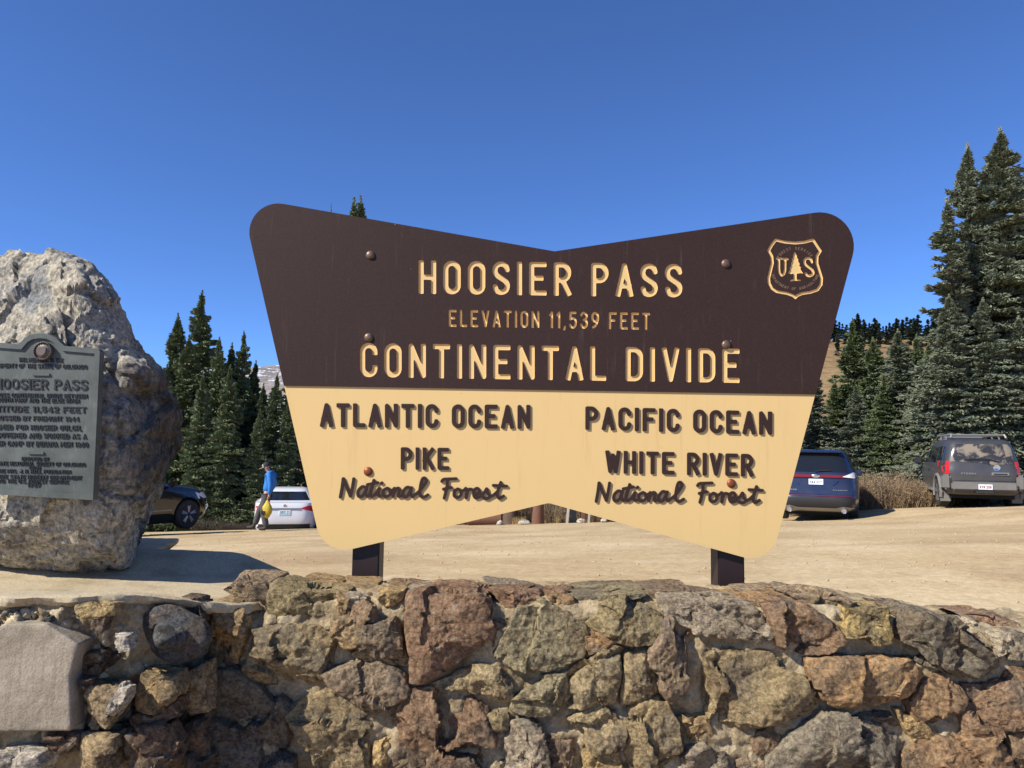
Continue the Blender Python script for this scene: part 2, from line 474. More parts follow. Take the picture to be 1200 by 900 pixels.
# ================================================================== TERRAIN
WALL_Y = 3.1
def lot_z(x, y):
    x = np.asarray(x, dtype=float); y = np.asarray(y, dtype=float)
    yy = np.minimum(y, 30.0)
    nr_ = sst(4.0, 9.0, yy)
    z = 0.994 - 0.0536*yy - 0.000413*yy*yy + 0.036*np.clip(x, -30, 30)*(0.3+0.7*nr_) - 0.07*(1-nr_) - 0.09*(1-sst(4.2, 6.5, yy))
    z = z + 0.22*sst(7.2, 11.0, x)*sst(8, 17, yy)
    return z
def ground_z(x, y):
    x = np.asarray(x, dtype=float); y = np.asarray(y, dtype=float)
    z = lot_z(x, y)
    z = z - 0.55*sst(21.5, 26, y)*(1-sst(4, 9, x))          # ground falls away past the lot on the left
    u = x/np.maximum(y, 1.0)
    fr = sst(0.02, 0.40, u)
    zr = 0.0105*np.maximum(y-32, 0) + 30.6*sst(45, 215, y)
    zl = 0.012*np.maximum(y-60, 0)
    zr = zr + 1.8*fbm(np.stack([x*0.02, y*0.02, 0*x], -1), 3, 5)*sst(50, 110, y)
    far = sst(190, 230, y)
    zr = zr*(1-far) + far*(31.5 + 0.01*(np.minimum(y, 700)-230))
    z = z + fr*zr + (1-fr)*np.minimum(zl, 20)
    return z
def grid(name, xs, ys, zf, mat, amp=0.0, skirt=0.0, **kw):
    X, Y = np.meshgrid(xs, ys)
    Z = zf(X, Y)
    v = np.stack([X, Y, Z], -1).reshape(-1, 3)
    nx, ny = len(xs), len(ys)
    i = np.arange(nx*ny).reshape(ny, nx)
    f = np.stack([i[:-1, :-1], i[:-1, 1:], i[1:, 1:], i[1:, :-1]], -1).reshape(-1, 4)
    return mesh(name, v, f, mat, smooth=True, **kw)
def micro(x, y):
    p = np.stack([x, y, 0*x], -1)
    return 0.030*fbm(p*0.35, 3, 3) + 0.010*fbm(p*np.array([0.5, 2.2, 1]), 3, 9) - 0.03

ys = np.concatenate([np.arange(3.62, 12, 0.10), np.arange(12, 22.01, 0.16)])
xs = np.concatenate([np.arange(-40, -12, 0.8), np.arange(-12, 16, 0.14), np.arange(16, 50, 0.8)])
lot = grid('parking_lot', xs, ys, lambda X, Y: lot_z(X, Y)+micro(X, Y), M['lot'])
tag(lot, kind='structure')
# ground on the viewer's side of the wall and out to the horizon
xs2 = np.concatenate([np.linspace(-9000, -300, 14), np.linspace(-250, -45, 12), np.arange(-40, 60, 1.0), np.linspace(65, 300, 70), np.linspace(340, 9000, 14)])
ys2 = np.concatenate([np.arange(21.9, 60, 1.0), np.arange(60, 300, 3.0), np.linspace(310, 9000, 22)])
hs = grid('hillside', xs2, ys2, lambda X, Y: ground_z(X, Y)-0.06*(1-sst(22, 26, Y)), M['hill']); tag(hs, kind='structure')
ys3 = np.concatenate([np.linspace(-900, -10, 18), np.arange(-9, 3.3, 0.5)])
M['dirt'] = simple('packed_dirt_with_grit', hexc('9a8361'), 0.95, var=0.3, scale=6, bump=0.01)
fg = grid('ground', np.concatenate([np.linspace(-900, -20, 18), np.arange(-18, 18, 0.6), np.linspace(20, 900, 18)]), ys3,
          lambda X, Y: 0.02*fbm(np.stack([X*0.8, Y*0.8, 0*X], -1), 3, 8), M['dirt']); tag(fg, kind='structure')
# shoulders beside the lot, left and right of it
for sx, nm in ((-1, 'verge'), (1, 'verge')):
    xa = np.linspace(39.5, 900, 26)*sx
    if sx < 0: xa = xa[::-1]
    o = grid(nm, xa, np.linspace(3.3, 22.2, 12), lambda X, Y: lot_z(X, Y)-0.05, M['hill']); tag(o, kind='structure')
# mountain
xm = np.linspace(-3600, 1500, 190); ym = np.linspace(1500, 3400, 90)
def mz(X, Y):
    p = np.stack([X*0.0011, Y*0.0011, 0*X], -1)
    ridge = 245 + 0.085*(X+1100).clip(-1500, 1500)
    prof = sst(1500, 2500, Y)*(1-0.5*sst(2700, 3400, Y))
    u = X/2500.0
    return -60 + prof*(ridge+60+22*fbm(p*2.2, 4, 21)) + prof*(26*ridged(p*5, 4, 33)*(1-0.8*sst(2250, 2500, Y)))
mt = grid('mountain', xm, ym, mz, M['mountain']); tag(mt, kind='structure')
# loose stones scattered over the lot
rng = np.random.RandomState(11)
def pebble_field(name, n, xr, yr, zf, smin, smax, mat, kind='stuff', parent=None, reject=None):
    ico = [(0, 0, 1), (.89, 0, .45), (.28, .85, .45), (-.72, .53, .45), (-.72, -.53, .45), (.28, -.85, .45),
           (.72, .53, -.45), (-.28, .85, -.45), (-.89, 0, -.45), (-.28, -.85, -.45), (.72, -.53, -.45), (0, 0, -1)]
    fc = [(0,1,2),(0,2,3),(0,3,4),(0,4,5),(0,5,1),(1,6,2),(2,7,3),(3,8,4),(4,9,5),(5,10,1),(2,6,7),(3,7,8),(4,8,9),(5,9,10),(1,10,6),(6,11,7),(7,11,8),(8,11,9),(9,11,10),(10,11,6)]
    ico = np.array(ico); fc = np.array(fc)
    x = rng.uniform(xr[0], xr[1], n); y = rng.uniform(yr[0], yr[1], n)
    s = smin + (smax-smin)*rng.rand(n)**3
    z = zf(x, y) + s*0.25
    v = ico[None]*(s[:, None, None]*rng.uniform(0.6, 1.25, (n, 12, 1)))*np.stack([rng.uniform(.8, 1.4, n), rng.uniform(.7, 1.1, n), rng.uniform(.45, .8, n)], -1)[:, None, :]
    v = v + np.stack([x, y, z], -1)[:, None, :]
    f = (fc[None] + (np.arange(n)*12)[:, None, None]).reshape(-1, 3)
    o = mesh(name, v.reshape(-1, 3), f, mat, parent)
    return tag(o, kind=kind)
o = pebble_field('loose_gravel', 5600, (-11, 15), (4.6, 21.8), lambda x, y: lot_z(x, y)+micro(x, y), 0.004, 0.017, simple('gravel_bits', hexc('b09a76'), 0.9, var=0.4, scale=3))
tag(o, 'scattered loose gravel and small stones on the sandy lot', 'gravel')

# ================================================================== STONE BUILDER
_qs = {}
def quadsphere(n):
    """subdivided cube -1..1"""
    if n in _qs: return _qs[n]
    lin_ = np.linspace(-1, 1, n+1)
    vs, fs, base = [], [], 0
    A, B = np.meshgrid(lin_, lin_)
    for ax in range(3):
        for sg in (-1, 1):
            P = np.zeros((n+1, n+1, 3)); P[..., ax] = sg
            P[..., (ax+1) % 3] = A; P[..., (ax+2) % 3] = B
            i = np.arange((n+1)**2).reshape(n+1, n+1)+base
            q = np.stack([i[:-1, :-1], i[:-1, 1:], i[1:, 1:], i[1:, :-1]], -1).reshape(-1, 4)
            if sg < 0: q = q[:, ::-1]
            vs.append(P.reshape(-1, 3)); fs.append(q); base += (n+1)**2
    v = np.concatenate(vs); f = np.concatenate(fs)
    key = np.round(v*1e5).astype(np.int64)
    u, inv = np.unique(key, axis=0, return_inverse=True)
    inv = inv.ravel()
    v2 = np.zeros((len(u), 3)); v2[inv] = v
    f = inv[f]
    _qs[n] = (v2, f)
    return _qs[n]
def poly_ray(poly, th):
    """distance from the origin to a closed polygon along angles th"""
    d = np.stack([np.cos(th), np.sin(th)], -1)
    best = np.full(len(th), 1e9)
    P = np.asarray(poly)
    for a, b in zip(P, np.roll(P, -1, 0)):
        e = b-a
        den = d[:, 0]*e[1]-d[:, 1]*e[0]
        den = np.where(np.abs(den) < 1e-12, 1e-12, den)
        tt = (a[0]*e[1]-a[1]*e[0])/den
        ss = (a[0]*d[:, 1]-a[1]*d[:, 0])/den
        ok = (tt > 1e-6) & (ss >= -1e-6) & (ss <= 1+1e-6)
        best = np.where(ok & (tt < best), tt, best)
    return np.where(best > 1e8, 0.05, best)
def centroid(P):
    P = np.asarray(P); x, y = P[:, 0], P[:, 1]; x1, y1 = np.roll(x, -1), np.roll(y, -1)
    cr = x*y1-x1*y; A = cr.sum()/2
    return np.array([((x+x1)*cr).sum()/(6*A), ((y+y1)*cr).sum()/(6*A)])
def facets3(p, seeds, slope, step, rs, warp=0.0, ws=6.0):
    """broken-rock relief: every point follows the tilted plane of its nearest seed"""
    q = p
    if warp > 0:
        q = p+warp*np.stack([fbm(p*ws, 2, 71), fbm(p*ws, 2, 72), fbm(p*ws, 2, 73)], -1)
    best = np.full(len(q), 1e9); val = np.zeros(len(q))
    for s in seeds:
        g = rs.normal(0, slope, 3); o = rs.normal(0, step)
        d = q-s; dd = (d*d).sum(1); m = dd < best
        best = np.where(m, dd, best); val = np.where(m, o+d@g, val)
    return val
def rock(poly, yf, D, seed, n=22, c=0.10, cd=0.13, facets=6, cut=0.22, tilt=0.32, amp=0.022, fine=0.012, planes=(), smooth=0.02, cells=9, cslope=0.28, cstep=0.06, pw=7.0, shear=None):
    """closed rock: outline poly in x,z; front face about y=yf; half depth D"""
    cc = centroid(poly)
    P = np.asarray(poly)-cc
    v, f = quadsphere(n)
    rs = np.random.RandomState(seed)
    inf = np.abs(v[:, [0, 2]]).max(1)              # 0..1 on the front face, 1 on the sides
    w = v[:, 1]
    th = np.arctan2(v[:, 2], v[:, 0])
    Rr = (poly_ray(P, th-smooth)+poly_ray(P, th+smooth)+2*poly_ray(P, th))/4
    Rm = float(np.mean(Rr))
    rad = Rr*inf*(1-c*np.abs(w)**4)
    dep = w*D*(1-cd*inf**pw)
    q = np.stack([np.cos(th)*rad, dep, np.sin(th)*rad], -1)
    for _ in range(facets):
        a_, b_ = rs.normal(0, tilt, 2)
        nn = np.array([a_, -1.0, b_]); nn /= np.linalg.norm(nn)
        sup = (q@nn).max()
        d = sup-min(cut*rs.uniform(0.2, 1.0)*D, 0.5*Rm)
        ex = np.maximum(q@nn-d, 0)
        q = q-nn*(ex*0.95)[:, None]
    wpos = q+np.array([cc[0], yf+D, cc[1]])
    if shear: wpos[:, 0] += shear[1]*(wpos[:, 1]-shear[0])
    for nn, d in planes:
        ex = np.maximum(wpos@nn-d, 0); wpos = wpos-nn*(ex*0.97)[:, None]
    nrm = np.stack([np.cos(th)*inf**3/max(Rm, .01)*.12, w/1.0, np.sin(th)*inf**3/max(Rm, .01)*.12], -1)
    nrm = np.stack([np.cos(th)*inf**4, w, np.sin(th)*inf**4], -1); nrm /= np.linalg.norm(nrm, axis=1, keepdims=True)
    dis = amp*Rm*fbm(wpos/Rm*1.6, 3, seed)
    if cells:
        lo, hi = wpos.min(0), wpos.max(0)
        sd = rs.uniform(0, 1, (cells, 3))*(hi-lo)+lo
        dis = dis+facets3(wpos, sd, cslope, cstep*Rm, rs, 0.16*Rm, 3.0/Rm)
    dis = np.clip(dis, -0.35*Rm, 0.12*Rm)
    dis = dis+fine*(0.6*ridged(wpos*26, 3, seed+5)+0.6*fbm(wpos*60, 3, seed+9))
    q = wpos+nrm*dis[:, None]
    return q, f

COLS = dict(greybrown=hexc('8a7b6a'), olive=hexc('837a5c'), tanbrown=hexc('9c8562'), olivebrown=hexc('8b7d60'), brown=hexc('7a6450'),
            darkbrown=hexc('6b5a4a'), tan=hexc('b59c6e'), grey=hexc('88827a'), red=hexc('856655'), purple=hexc('75675c'), blue=hexc('5b5a58'),
            redbrown=hexc('7b604e'), greywhite=hexc('a19a90'), greygreen=hexc('85816a'), yellowgrey=hexc('978b6e'), yellow=hexc('9f8c58'),
            orange=hexc('9c7c58'), orangebrown=hexc('86694e'), slate=hexc('62625e'), white=hexc('c9bfae'), bluegrey=hexc('77756f'), mort=hexc('b49c76'),
            lightgrey=hexc('9a948a'), darkgrey=hexc('565350'))

# ================================================================== STONE WALL
wall = empty('stone_wall', (1.2, 3.35, 0), 0, 'long rubble stone wall with sandy mortar in front of the brown and cream sign', 'wall')
def ctop(x):
    return 1.015-0.095*sst(1.25, 2.15, x)-0.03*sst(2.1, 3.2, x)
def top_z(x):
    return ctop(x)-0.01-0.06*(1-sst(-1.0, -0.85, x))
# mortar body
us = np.arange(-1.34, 4.4, 0.0115)
prof = [(0, 0, -0.02)] + [(0, 0, z) for z in np.arange(0.0, 0.93, 0.0125)]
prof = np.array([(0.0, 0.0, z) for z in np.concatenate([np.linspace(-0.02, 0.28, 10), np.arange(0.2925, 0.955, 0.0125)])])
path = [(WALL_Y+0.043, z, 0.0, -1.0, 0.0) for z in np.concatenate([np.linspace(-0.05, 0.30, 12), np.arange(0.3125, 0.955, 0.0125)])]
for a in np.linspace(0, math.pi/2, 6)[1:]:
    path.append((WALL_Y+0.043+0.045*(1-math.cos(a)), 0.955+0.045*math.sin(a), 0, -math.cos(a), math.sin(a)))
for y in np.arange(WALL_Y+0.09, 3.60, 0.0125): path.append((y, 1.0, 0, 0, 1))
path.append((3.63, 0.97, 0, 0.7, 0.7)); path.append((3.64, 0.9, 0, 1, 0)); path.append((3.64, 0.4, 0, 1, 0))
path = np.array(path)
U, K = np.meshgrid(us, np.arange(len(path)))
X = U; Y = path[K, 0]; Zr = path[K, 1]; NY = path[K, 3]; NZ = path[K, 4]
Z = np.where(Zr > 0.3, 0.3+(Zr-0.3)*(top_z(X)-0.3)/0.7, Zr)
p = np.stack([X, Y, Z], -1)
d = 0.030*fbm(p*6, 3, 2)+0.020*ridged(p*15, 3, 4)+0.008*fbm(p*55, 3, 6)
hx = 0.004*vnoise(p*40, 3)
v = np.stack([X+hx, Y+NY*d, Z+NZ*d*0.7], -1).reshape(-1, 3)
i = np.arange(U.size).reshape(U.shape)
f = np.stack([i[:-1, :-1], i[:-1, 1:], i[1:, 1:], i[1:, :-1]], -1).reshape(-1, 4)
mesh('mortar', v, f, M['mortar'], wall, smooth=True)

# outlines measured in the photograph: (points, kind of rock, front face depth, half depth)
ST = [
 ([(250,694),(265,676),(313,674),(313,692),(305,720),(288,715),(268,706)], 'greybrown', 3.08, .16),
 ([(318,688),(325,681),(363,678),(396,682),(401,700),(396,730),(360,733),(311,726),(314,703)], 'olive', 3.07, .16),
 ([(243,717),(258,709),(272,708),(293,722),(289,742),(276,774),(264,769),(251,743)], 'tanbrown', 3.06, .10),
 ([(290,737),(328,734),(368,739),(388,750),(383,772),(378,796),(352,808),(328,811),(300,799),(287,785),(292,759)], 'olivebrown', 3.05, .14),
 ([(412,708),(427,703),(438,712),(441,729),(424,738),(410,724)], 'brown', 3.05, .08),
 ([(391,727),(405,722),(426,735),(423,750),(405,761),(390,753)], 'tanbrown', 3.04, .07),
 ([(427,736),(459,728),(468,748),(469,771),(448,770),(411,763),(420,750)], 'darkbrown', 3.04, .10),
 ([(440,684),(453,677),(470,687),(470,701),(451,715),(442,705)], 'tan', 3.08, .10),
 ([(408,684),(428,680),(429,701),(410,702)], 'lightgrey', 3.09, .07),
 ([(479,702),(507,698),(540,697),(569,701),(576,716),(576,745),(561,759),(545,770),(515,787),(494,800),(480,800),(482,765),(478,740)], 'red', 3.04, .17),
 ([(380,790),(400,785),(427,776),(444,776),(468,793),(479,814),(453,828),(427,828),(410,819),(388,806)], 'purple', 3.04, .10),
 ([(243,790),(272,788),(301,807),(334,836),(342,873),(340,915),(290,925),(243,925)], 'blue', 3.03, .15),
 ([(239,742),(257,748),(273,774),(286,788),(262,793),(240,788)], 'darkbrown', 3.10, .09),
 ([(337,839),(360,818),(389,810),(427,830),(449,836),(446,854),(436,865),(428,925),(380,925),(364,880)], 'olivebrown', 3.05, .13),
 ([(463,842),(474,811),(507,808),(536,810),(556,815),(567,835),(575,860),(579,925),(465,925),(449,905),(460,870)], 'redbrown', 3.05, .16),
 ([(470,690),(500,674),(520,671),(548,672),(572,690),(570,698),(525,697),(488,698)], 'greywhite', 3.16, .16),
 ([(560,677),(615,674),(635,688),(643,708),(615,713),(596,714),(578,697)], 'red', 3.10, .16),
 ([(606,713),(633,711),(665,723),(685,736),(689,751),(683,773),(644,788),(606,786),(578,776),(586,753),(598,731)], 'greygreen', 3.03, .15),
 ([(576,729),(599,725),(593,750),(579,754)], 'brown', 3.09, .07),
 ([(668,688),(703,673),(735,674),(759,688),(756,700),(732,704),(708,702),(687,707),(670,700)], 'greygreen', 3.13, .20),
 ([(690,733),(705,712),(721,698),(735,699),(744,712),(756,704),(776,721),(777,738),(765,753),(740,754),(712,745)], 'olive', 3.03, .14),
 ([(684,745),(703,742),(719,747),(721,753),(692,767),(684,760)], 'orange', 3.06, .07),
 ([(663,801),(680,779),(713,757),(730,760),(733,783),(728,808),(722,825),(687,833),(669,827)], 'yellowgrey', 3.04, .13),
 ([(732,766),(757,762),(763,785),(773,808),(757,822),(728,822)], 'yellowgrey', 3.07, .10),
 ([(776,728),(791,727),(802,748),(806,775),(806,800),(788,826),(771,800),(758,778),(763,761),(774,747)], 'purple', 3.03, .12),
 ([(557,782),(588,783),(601,799),(600,821),(575,817),(552,810)], 'yellowgrey', 3.06, .10),
 ([(599,820),(639,798),(661,795),(666,817),(645,838),(620,839),(598,833)], 'greygreen', 3.04, .11),
 ([(598,852),(617,847),(637,854),(641,881),(642,925),(591,925),(591,881)], 'greywhite', 3.05, .12),
 ([(641,867),(671,872),(674,888),(664,925),(643,925)], 'redbrown', 3.07, .09),
 ([(670,844),(703,824),(728,831),(734,847),(728,875),(697,883),(685,872)], 'yellowgrey', 3.05, .11),
 ([(735,830),(756,819),(784,824),(795,847),(801,880),(785,897),(760,925),(738,908),(728,873)], 'olivebrown', 3.05, .13),
 ([(686,884),(726,879),(734,925),(682,925)], 'tan', 3.07, .10),
 ([(777,699),(790,693),(827,694),(880,699),(901,722),(909,746),(893,755),(853,745),(813,742),(783,727)], 'grey', 3.04, .16),
 ([(841,691),(888,684),(932,685),(923,704),(880,706),(846,700)], 'orange', 3.15, .17),
 ([(755,687),(800,681),(850,681),(844,692),(800,695),(762,695)], 'purple', 3.22, .14),
 ([(898,711),(920,706),(948,716),(974,731),(991,751),(968,764),(933,763),(916,755),(907,735)], 'redbrown', 3.05, .13),
 ([(925,688),(973,679),(1013,685),(1029,693),(1047,711),(1000,707),(987,722),(970,724),(945,706)], 'greybrown', 3.12, .20),
 ([(985,737),(994,712),(1016,706),(1044,712),(1042,752),(1000,757),(987,754)], 'yellow', 3.02, .11),
 ([(815,764),(848,755),(883,763),(909,770),(942,771),(959,793),(961,820),(933,838),(893,847),(867,855),(837,862),(830,833),(822,799)], 'olivebrown', 3.03, .16),
 ([(951,775),(987,773),(1027,776),(1070,773),(1079,793),(1061,817),(1027,830),(987,827),(959,822),(956,799)], 'orange', 3.03, .13),
 ([(902,888),(933,862),(968,838),(1013,835),(1044,846),(1066,873),(1063,925),(905,925)], 'bluegrey', 3.03, .16),
 ([(802,889),(827,870),(860,881),(861,925),(805,925)], 'grey', 3.06, .11),
 ([(863,892),(877,886),(902,895),(903,925),(864,925)], 'greybrown', 3.08, .10),
 ([(1072,709),(1090,710),(1121,726),(1137,743),(1164,764),(1173,781),(1152,794),(1120,791),(1092,779),(1073,762),(1054,754),(1057,732)], 'slate', 3.00, .16),
 ([(1036,702),(1072,701),(1079,710),(1061,726),(1043,717)], 'purple', 3.10, .12),
 ([(1086,703),(1109,697),(1147,700),(1174,706),(1194,721),(1197,739),(1173,740),(1147,726),(1118,717)], 'red', 3.22, .14),
 ([(1123,724),(1144,722),(1149,738),(1132,740)], 'white', 3.14, .06),
 ([(1156,742),(1181,744),(1188,762),(1167,767)], 'white', 3.08, .06),
 ([(1186,744),(1207,748),(1209,777),(1184,772)], 'grey', 3.06, .10),
 ([(1066,825),(1085,800),(1109,794),(1132,809),(1132,826),(1109,849),(1095,857),(1073,842)], 'orangebrown', 3.03, .12),
 ([(1134,833),(1163,808),(1200,802),(1222,830),(1215,854),(1173,864),(1139,859)], 'redbrown', 3.03, .13),
 ([(1126,801),(1162,803),(1143,822),(1129,818)], 'redbrown', 3.08, .08),
 ([(1060,888),(1099,862),(1120,864),(1147,851),(1174,864),(1189,889),(1188,925),(1056,925)], 'orangebrown', 3.04, .13),
 ([(1050,832),(1067,836),(1098,862),(1075,874),(1060,853)], 'tan', 3.07, .08),
 ([(1184,863),(1215,856),(1230,925),(1190,925)], 'brown', 3.05, .12),
 ([(1182,783),(1215,781),(1215,802),(1180,801)], 'redbrown', 3.06, .10),
 ([(396,697),(409,703),(410,722),(398,727)], 'tanbrown', 3.08, .07),
 ([(432,756),(411,765),(440,776),(470,776),(474,792),(480,770),(470,750)], 'mort', 3.10, .05),
 ([(345,680),(400,674),(440,674),(438,681),(400,682),(350,683)], 'tanbrown', 3.30, .16),
 ([(455,678),(500,671),(480,690),(470,696)], 'brown', 3.28, .10),
 ([(636,681),(668,677),(672,686),(645,697)], 'redbrown', 3.26, .09),
 ([(860,684),(925,681),(1000,680),(930,686)], 'greybrown', 3.36, .12),
 ([(745,678),(800,679),(790,685),(752,686)], 'brown', 3.42, .09),
 ([(560,674),(610,671),(640,675),(600,679)], 'grey', 3.40, .10),
 ([(1040,698),(1060,696),(1080,702),(1060,705)], 'grey', 3.30, .09),
 ([(1140,742),(1156,741),(1165,762),(1150,758)], 'brown', 3.10, .06),
 ([(642,697),(668,700),(672,708),(650,710)], 'orange', 3.12, .05),
 ([(536,790),(556,780),(553,806),(520,806),(506,800)], 'yellowgrey', 3.09, .06),
 ([(742,757),(760,755),(762,764),(735,766)], 'tan', 3.10, .05),
 ([(808,700),(812,740),(800,742),(790,728)], 'red', 3.10, .05),
 ([(440,868),(458,866),(448,905),(434,915)], 'tan', 3.10, .06),
 ([(582,835),(597,833),(594,852),(574,856),(568,838)], 'olive', 3.09, .06),
 ([(795,842),(826,838),(835,864),(806,872)], 'tanbrown', 3.09, .07),
 ([(870,862),(900,850),(925,860),(905,880),(880,882)], 'brown', 3.10, .07),
 ([(640,790),(664,785),(660,796),(642,797)], 'yellowgrey', 3.10, .05),
]
def grow(P, d):
    c_ = centroid(P); out = []
    for q in P:
        u = np.array(q)-c_; out.append(tuple(np.array(q)+u/np.linalg.norm(u)*d))
    return out
def px_poly(pts, Y):
    return [(q.x, q.z) for q in (at(a, b, Y) for a, b in pts)]
for k, (pts, col, yf, D) in enumerate(ST):
    if yf < 3.14: yf = 3.072+(yf-3.05)*0.85
    P = px_poly(pts, yf+0.03)
    P = [(x, min(z, float(ctop(x))+0.012+(0.035 if x < -0.9 else 0)+0.020*float(vnoise(np.array([x*7.0, 0.3, k*0.37]), 3)))) for x, z in P]
    if np.ptp([z for x, z in P]) < 0.035: P = [(x, z-(0.03 if i_ >= len(P)//2 else 0)) for i_, (x, z) in enumerate(P)]
    size = max(np.ptp([a for a, b in P]), np.ptp([b for a, b in P]))
    c = tuple(0.68*x+0.32*y for x, y in zip(COLS[col], hexc('8f8270'))); j = np.random.RandomState(k).uniform(0.88, 1.12)
    P = grow(P, 0.007)
    v, f = rock(P, yf, D, 100+k, n=46 if size > 0.25 else (30 if size > 0.13 else 18), cells=int(3+size*14), cslope=0.20, cstep=0.03, fine=0.009)
    mesh('stone', v, f, M['stone'], wall, smooth=True, origin='c', color=tuple(min(1, x*j*k_) for x, k_ in zip(c, (1.78, 1.66, 1.42))), sharp=30)
# the rest of the wall, below and beyond what the photograph frames
rs = np.random.RandomState(4)
keys = ['greybrown', 'olive', 'tanbrown', 'red', 'grey', 'olivebrown', 'redbrown', 'slate', 'yellowgrey', 'purple']
def fill_stones(x0, x1, z0, z1, yf, parent, seed, zt=None):
    rs = np.random.RandomState(seed); z = z0
    while z < z1-0.05:
        h = min(rs.uniform(0.13, 0.19), z1-z); x = x0
        while x < x1-0.04:
            w = min(rs.uniform(0.15, 0.32), x1-x)
            lim = zt(x+w/2) if zt else 9
            if z+h*0.5 < lim:
                g = 0.012
                P = [(x+g+rs.uniform(0, .03), z+g+rs.uniform(0, .02)), (x+w/2, z+g), (x+w-g-rs.uniform(0, .03), z+g+rs.uniform(0, .02)), (x+w-g, z+h/2),
                     (x+w-g-rs.uniform(0, .03), min(z+h, lim+.01)-g), (x+w/2, min(z+h, lim+.02)-g+rs.uniform(-.01, .01)), (x+g+rs.uniform(0, .03), min(z+h, lim+.01)-g), (x+g, z+h/2)]
                v, f = rock(P, yf+rs.uniform(-.04, .0), 0.12, rs.randint(9999), n=8, facets=6)
                mesh('stone', v, f, M['stone'], parent, smooth=True, origin='c', color=tuple(x_*0.9 for x_ in COLS[keys[rs.randint(10)]]))
            x += w
        z += h
fill_stones(-1.1, 2.1, -0.02, 0.27, 3.07, wall, 1)
fill_stones(2.12, 4.3, -0.02, 1.0, 3.07, wall, 2, zt=top_z)

# ================================================================== PLINTH WITH SLAB
PL = empty('stone_plinth', (-2.6, 3.6, 0), 0, 'crumbling mortared stone plinth with pale concrete slab top, under the boulder', 'plinth')
def drop(x): return 0.085*sst(-1.45, -0.98, x)
# front line of the plinth in plan, left to right, then turning back to the wall
line = [(-4.6, 2.80), (-3.2, 2.80), (-2.2, 2.79), (-1.75, 2.80), (-1.56, 2.83), (-1.43, 2.90), (-1.32, 2.99), (-1.24, 3.10), (-1.20, 3.22)]
def resample(pts, step):
    pts = np.array(pts); s = np.concatenate([[0], np.cumsum(np.linalg.norm(np.diff(pts, axis=0), axis=1))])
    t = np.arange(0, s[-1], step)
    return np.stack([np.interp(t, s, pts[:, k]) for k in range(pts.shape[1])], -1)
L2 = np.concatenate([resample(line[:3], 0.03)[:-1], resample(line[2:], 0.011)])
for _ in range(6): L2[1:-1] = (L2[:-2]+2*L2[1:-1]+L2[2:])/4
T = np.gradient(L2, axis=0); T /= np.linalg.norm(T, axis=1, keepdims=True)
N2 = np.stack([T[:, 1], -T[:, 0]], -1)
zz = np.concatenate([np.linspace(-0.05, 0.28, 10), np.arange(0.292, 1.045, 0.0118)])
A, B = np.meshgrid(np.arange(len(L2)), np.arange(len(zz)))
p = np.stack([L2[A, 0], L2[A, 1], zz[B]], -1)
batter = 0.09*(1-sst(0.0, 0.6, p[..., 2]))
rub = sst(0.62, 0.86, p[..., 2])
d = 0.035*fbm(p*5, 3, 12)+(0.034+0.016*rub)*ridged(p*11, 4, 14)+0.010*fbm(p*50, 3, 16)+0.012*sst(0.75, 0.9, p[..., 2])-0.028*sst(1.0, 1.04, p[..., 2])+batter-0.006
v = p.copy(); v[..., 0] += N2[A, 0]*d; v[..., 1] += N2[A, 1]*d; v[..., 2] += 0.008*vnoise(p*30, 8)-(drop(p[..., 0])+0.02*sst(-1.5, -1.2, p[..., 0]))*sst(0.8, 1.0, p[..., 2])
i = np.arange(A.size).reshape(A.shape)
f = np.stack([i[:-1, :-1], i[:-1, 1:], i[1:, 1:], i[1:, :-1]], -1).reshape(-1, 4)
mesh('mortar', v.reshape(-1, 3), f, M['mortar'], PL, smooth=True)
# slab
SLZ = 1.068
edge = [(-4.6, 2.765), (-3.0, 2.765), (-2.2, 2.76), (-1.75, 2.765), (-1.56, 2.80), (-1.42, 2.86), (-1.30, 2.93), (-1.16, 3.02), (-1.03, 3.12), (-0.97, 3.25), (-1.0, 3.6), (-1.10, 3.88), (-1.36, 4.02), (-1.55, 4.07), (-1.86, 4.12), (-1.95, 4.6), (-4.6, 4.6)]
E = resample(edge, 0.012)
Tn = np.gradient(E, axis=0); Tn /= np.linalg.norm(Tn, axis=1, keepdims=True)+1e-9
En = np.stack([Tn[:, 1], -Tn[:, 0]], -1)
rings = []
for r, (z, off, am, zam) in enumerate([(0.0, -0.035, 0, 0), (0.0, -0.03, 0, 0.0), (-0.001, -0.008, 0.004, 0.001), (-0.006, 0.0, 0.010, 0.002), (-0.022, -0.002, 0.018, 0.003), (-0.036, -0.012, 0.022, 0.006), (-0.05, -0.05, 0.02, 0.012), (-0.075, -0.14, 0.01, 0.01)]):
    q = np.stack([E[:, 0], E[:, 1], np.full(len(E), z)], -1)
    nn = fbm(q*np.array([14, 14, 30]), 4, 40)
    o2 = off+am*nn*1.6
    zz_ = SLZ+z+zam*vnoise(q*35, 44)-drop(E[:, 0])
    rings.append(np.stack([E[:, 0]+En[:, 0]*o2, E[:, 1]+En[:, 1]*o2, zz_], -1))
n = len(E); v = np.concatenate(rings); fcs = []
for r in range(len(rings)-1):
    for k in range(n-1):
        fcs.append((r*n+k, (r+1)*n+k, (r+1)*n+k+1, r*n+k+1))
cap = geometry.tessellate_polygon([[Vector((q[0], q[1], 0)) for q in rings[0]]])
for tri in cap:
    a, b, c_ = tri
    area = (rings[0][b][0]-rings[0][a][0])*(rings[0][c_][1]-rings[0][a][1])-(rings[0][b][1]-rings[0][a][1])*(rings[0][c_][0]-rings[0][a][0])
    fcs.append((a, b, c_) if area > 0 else (a, c_, b))
mesh('slab', v, fcs, M['concrete'], PL, smooth=True, sharp=40)
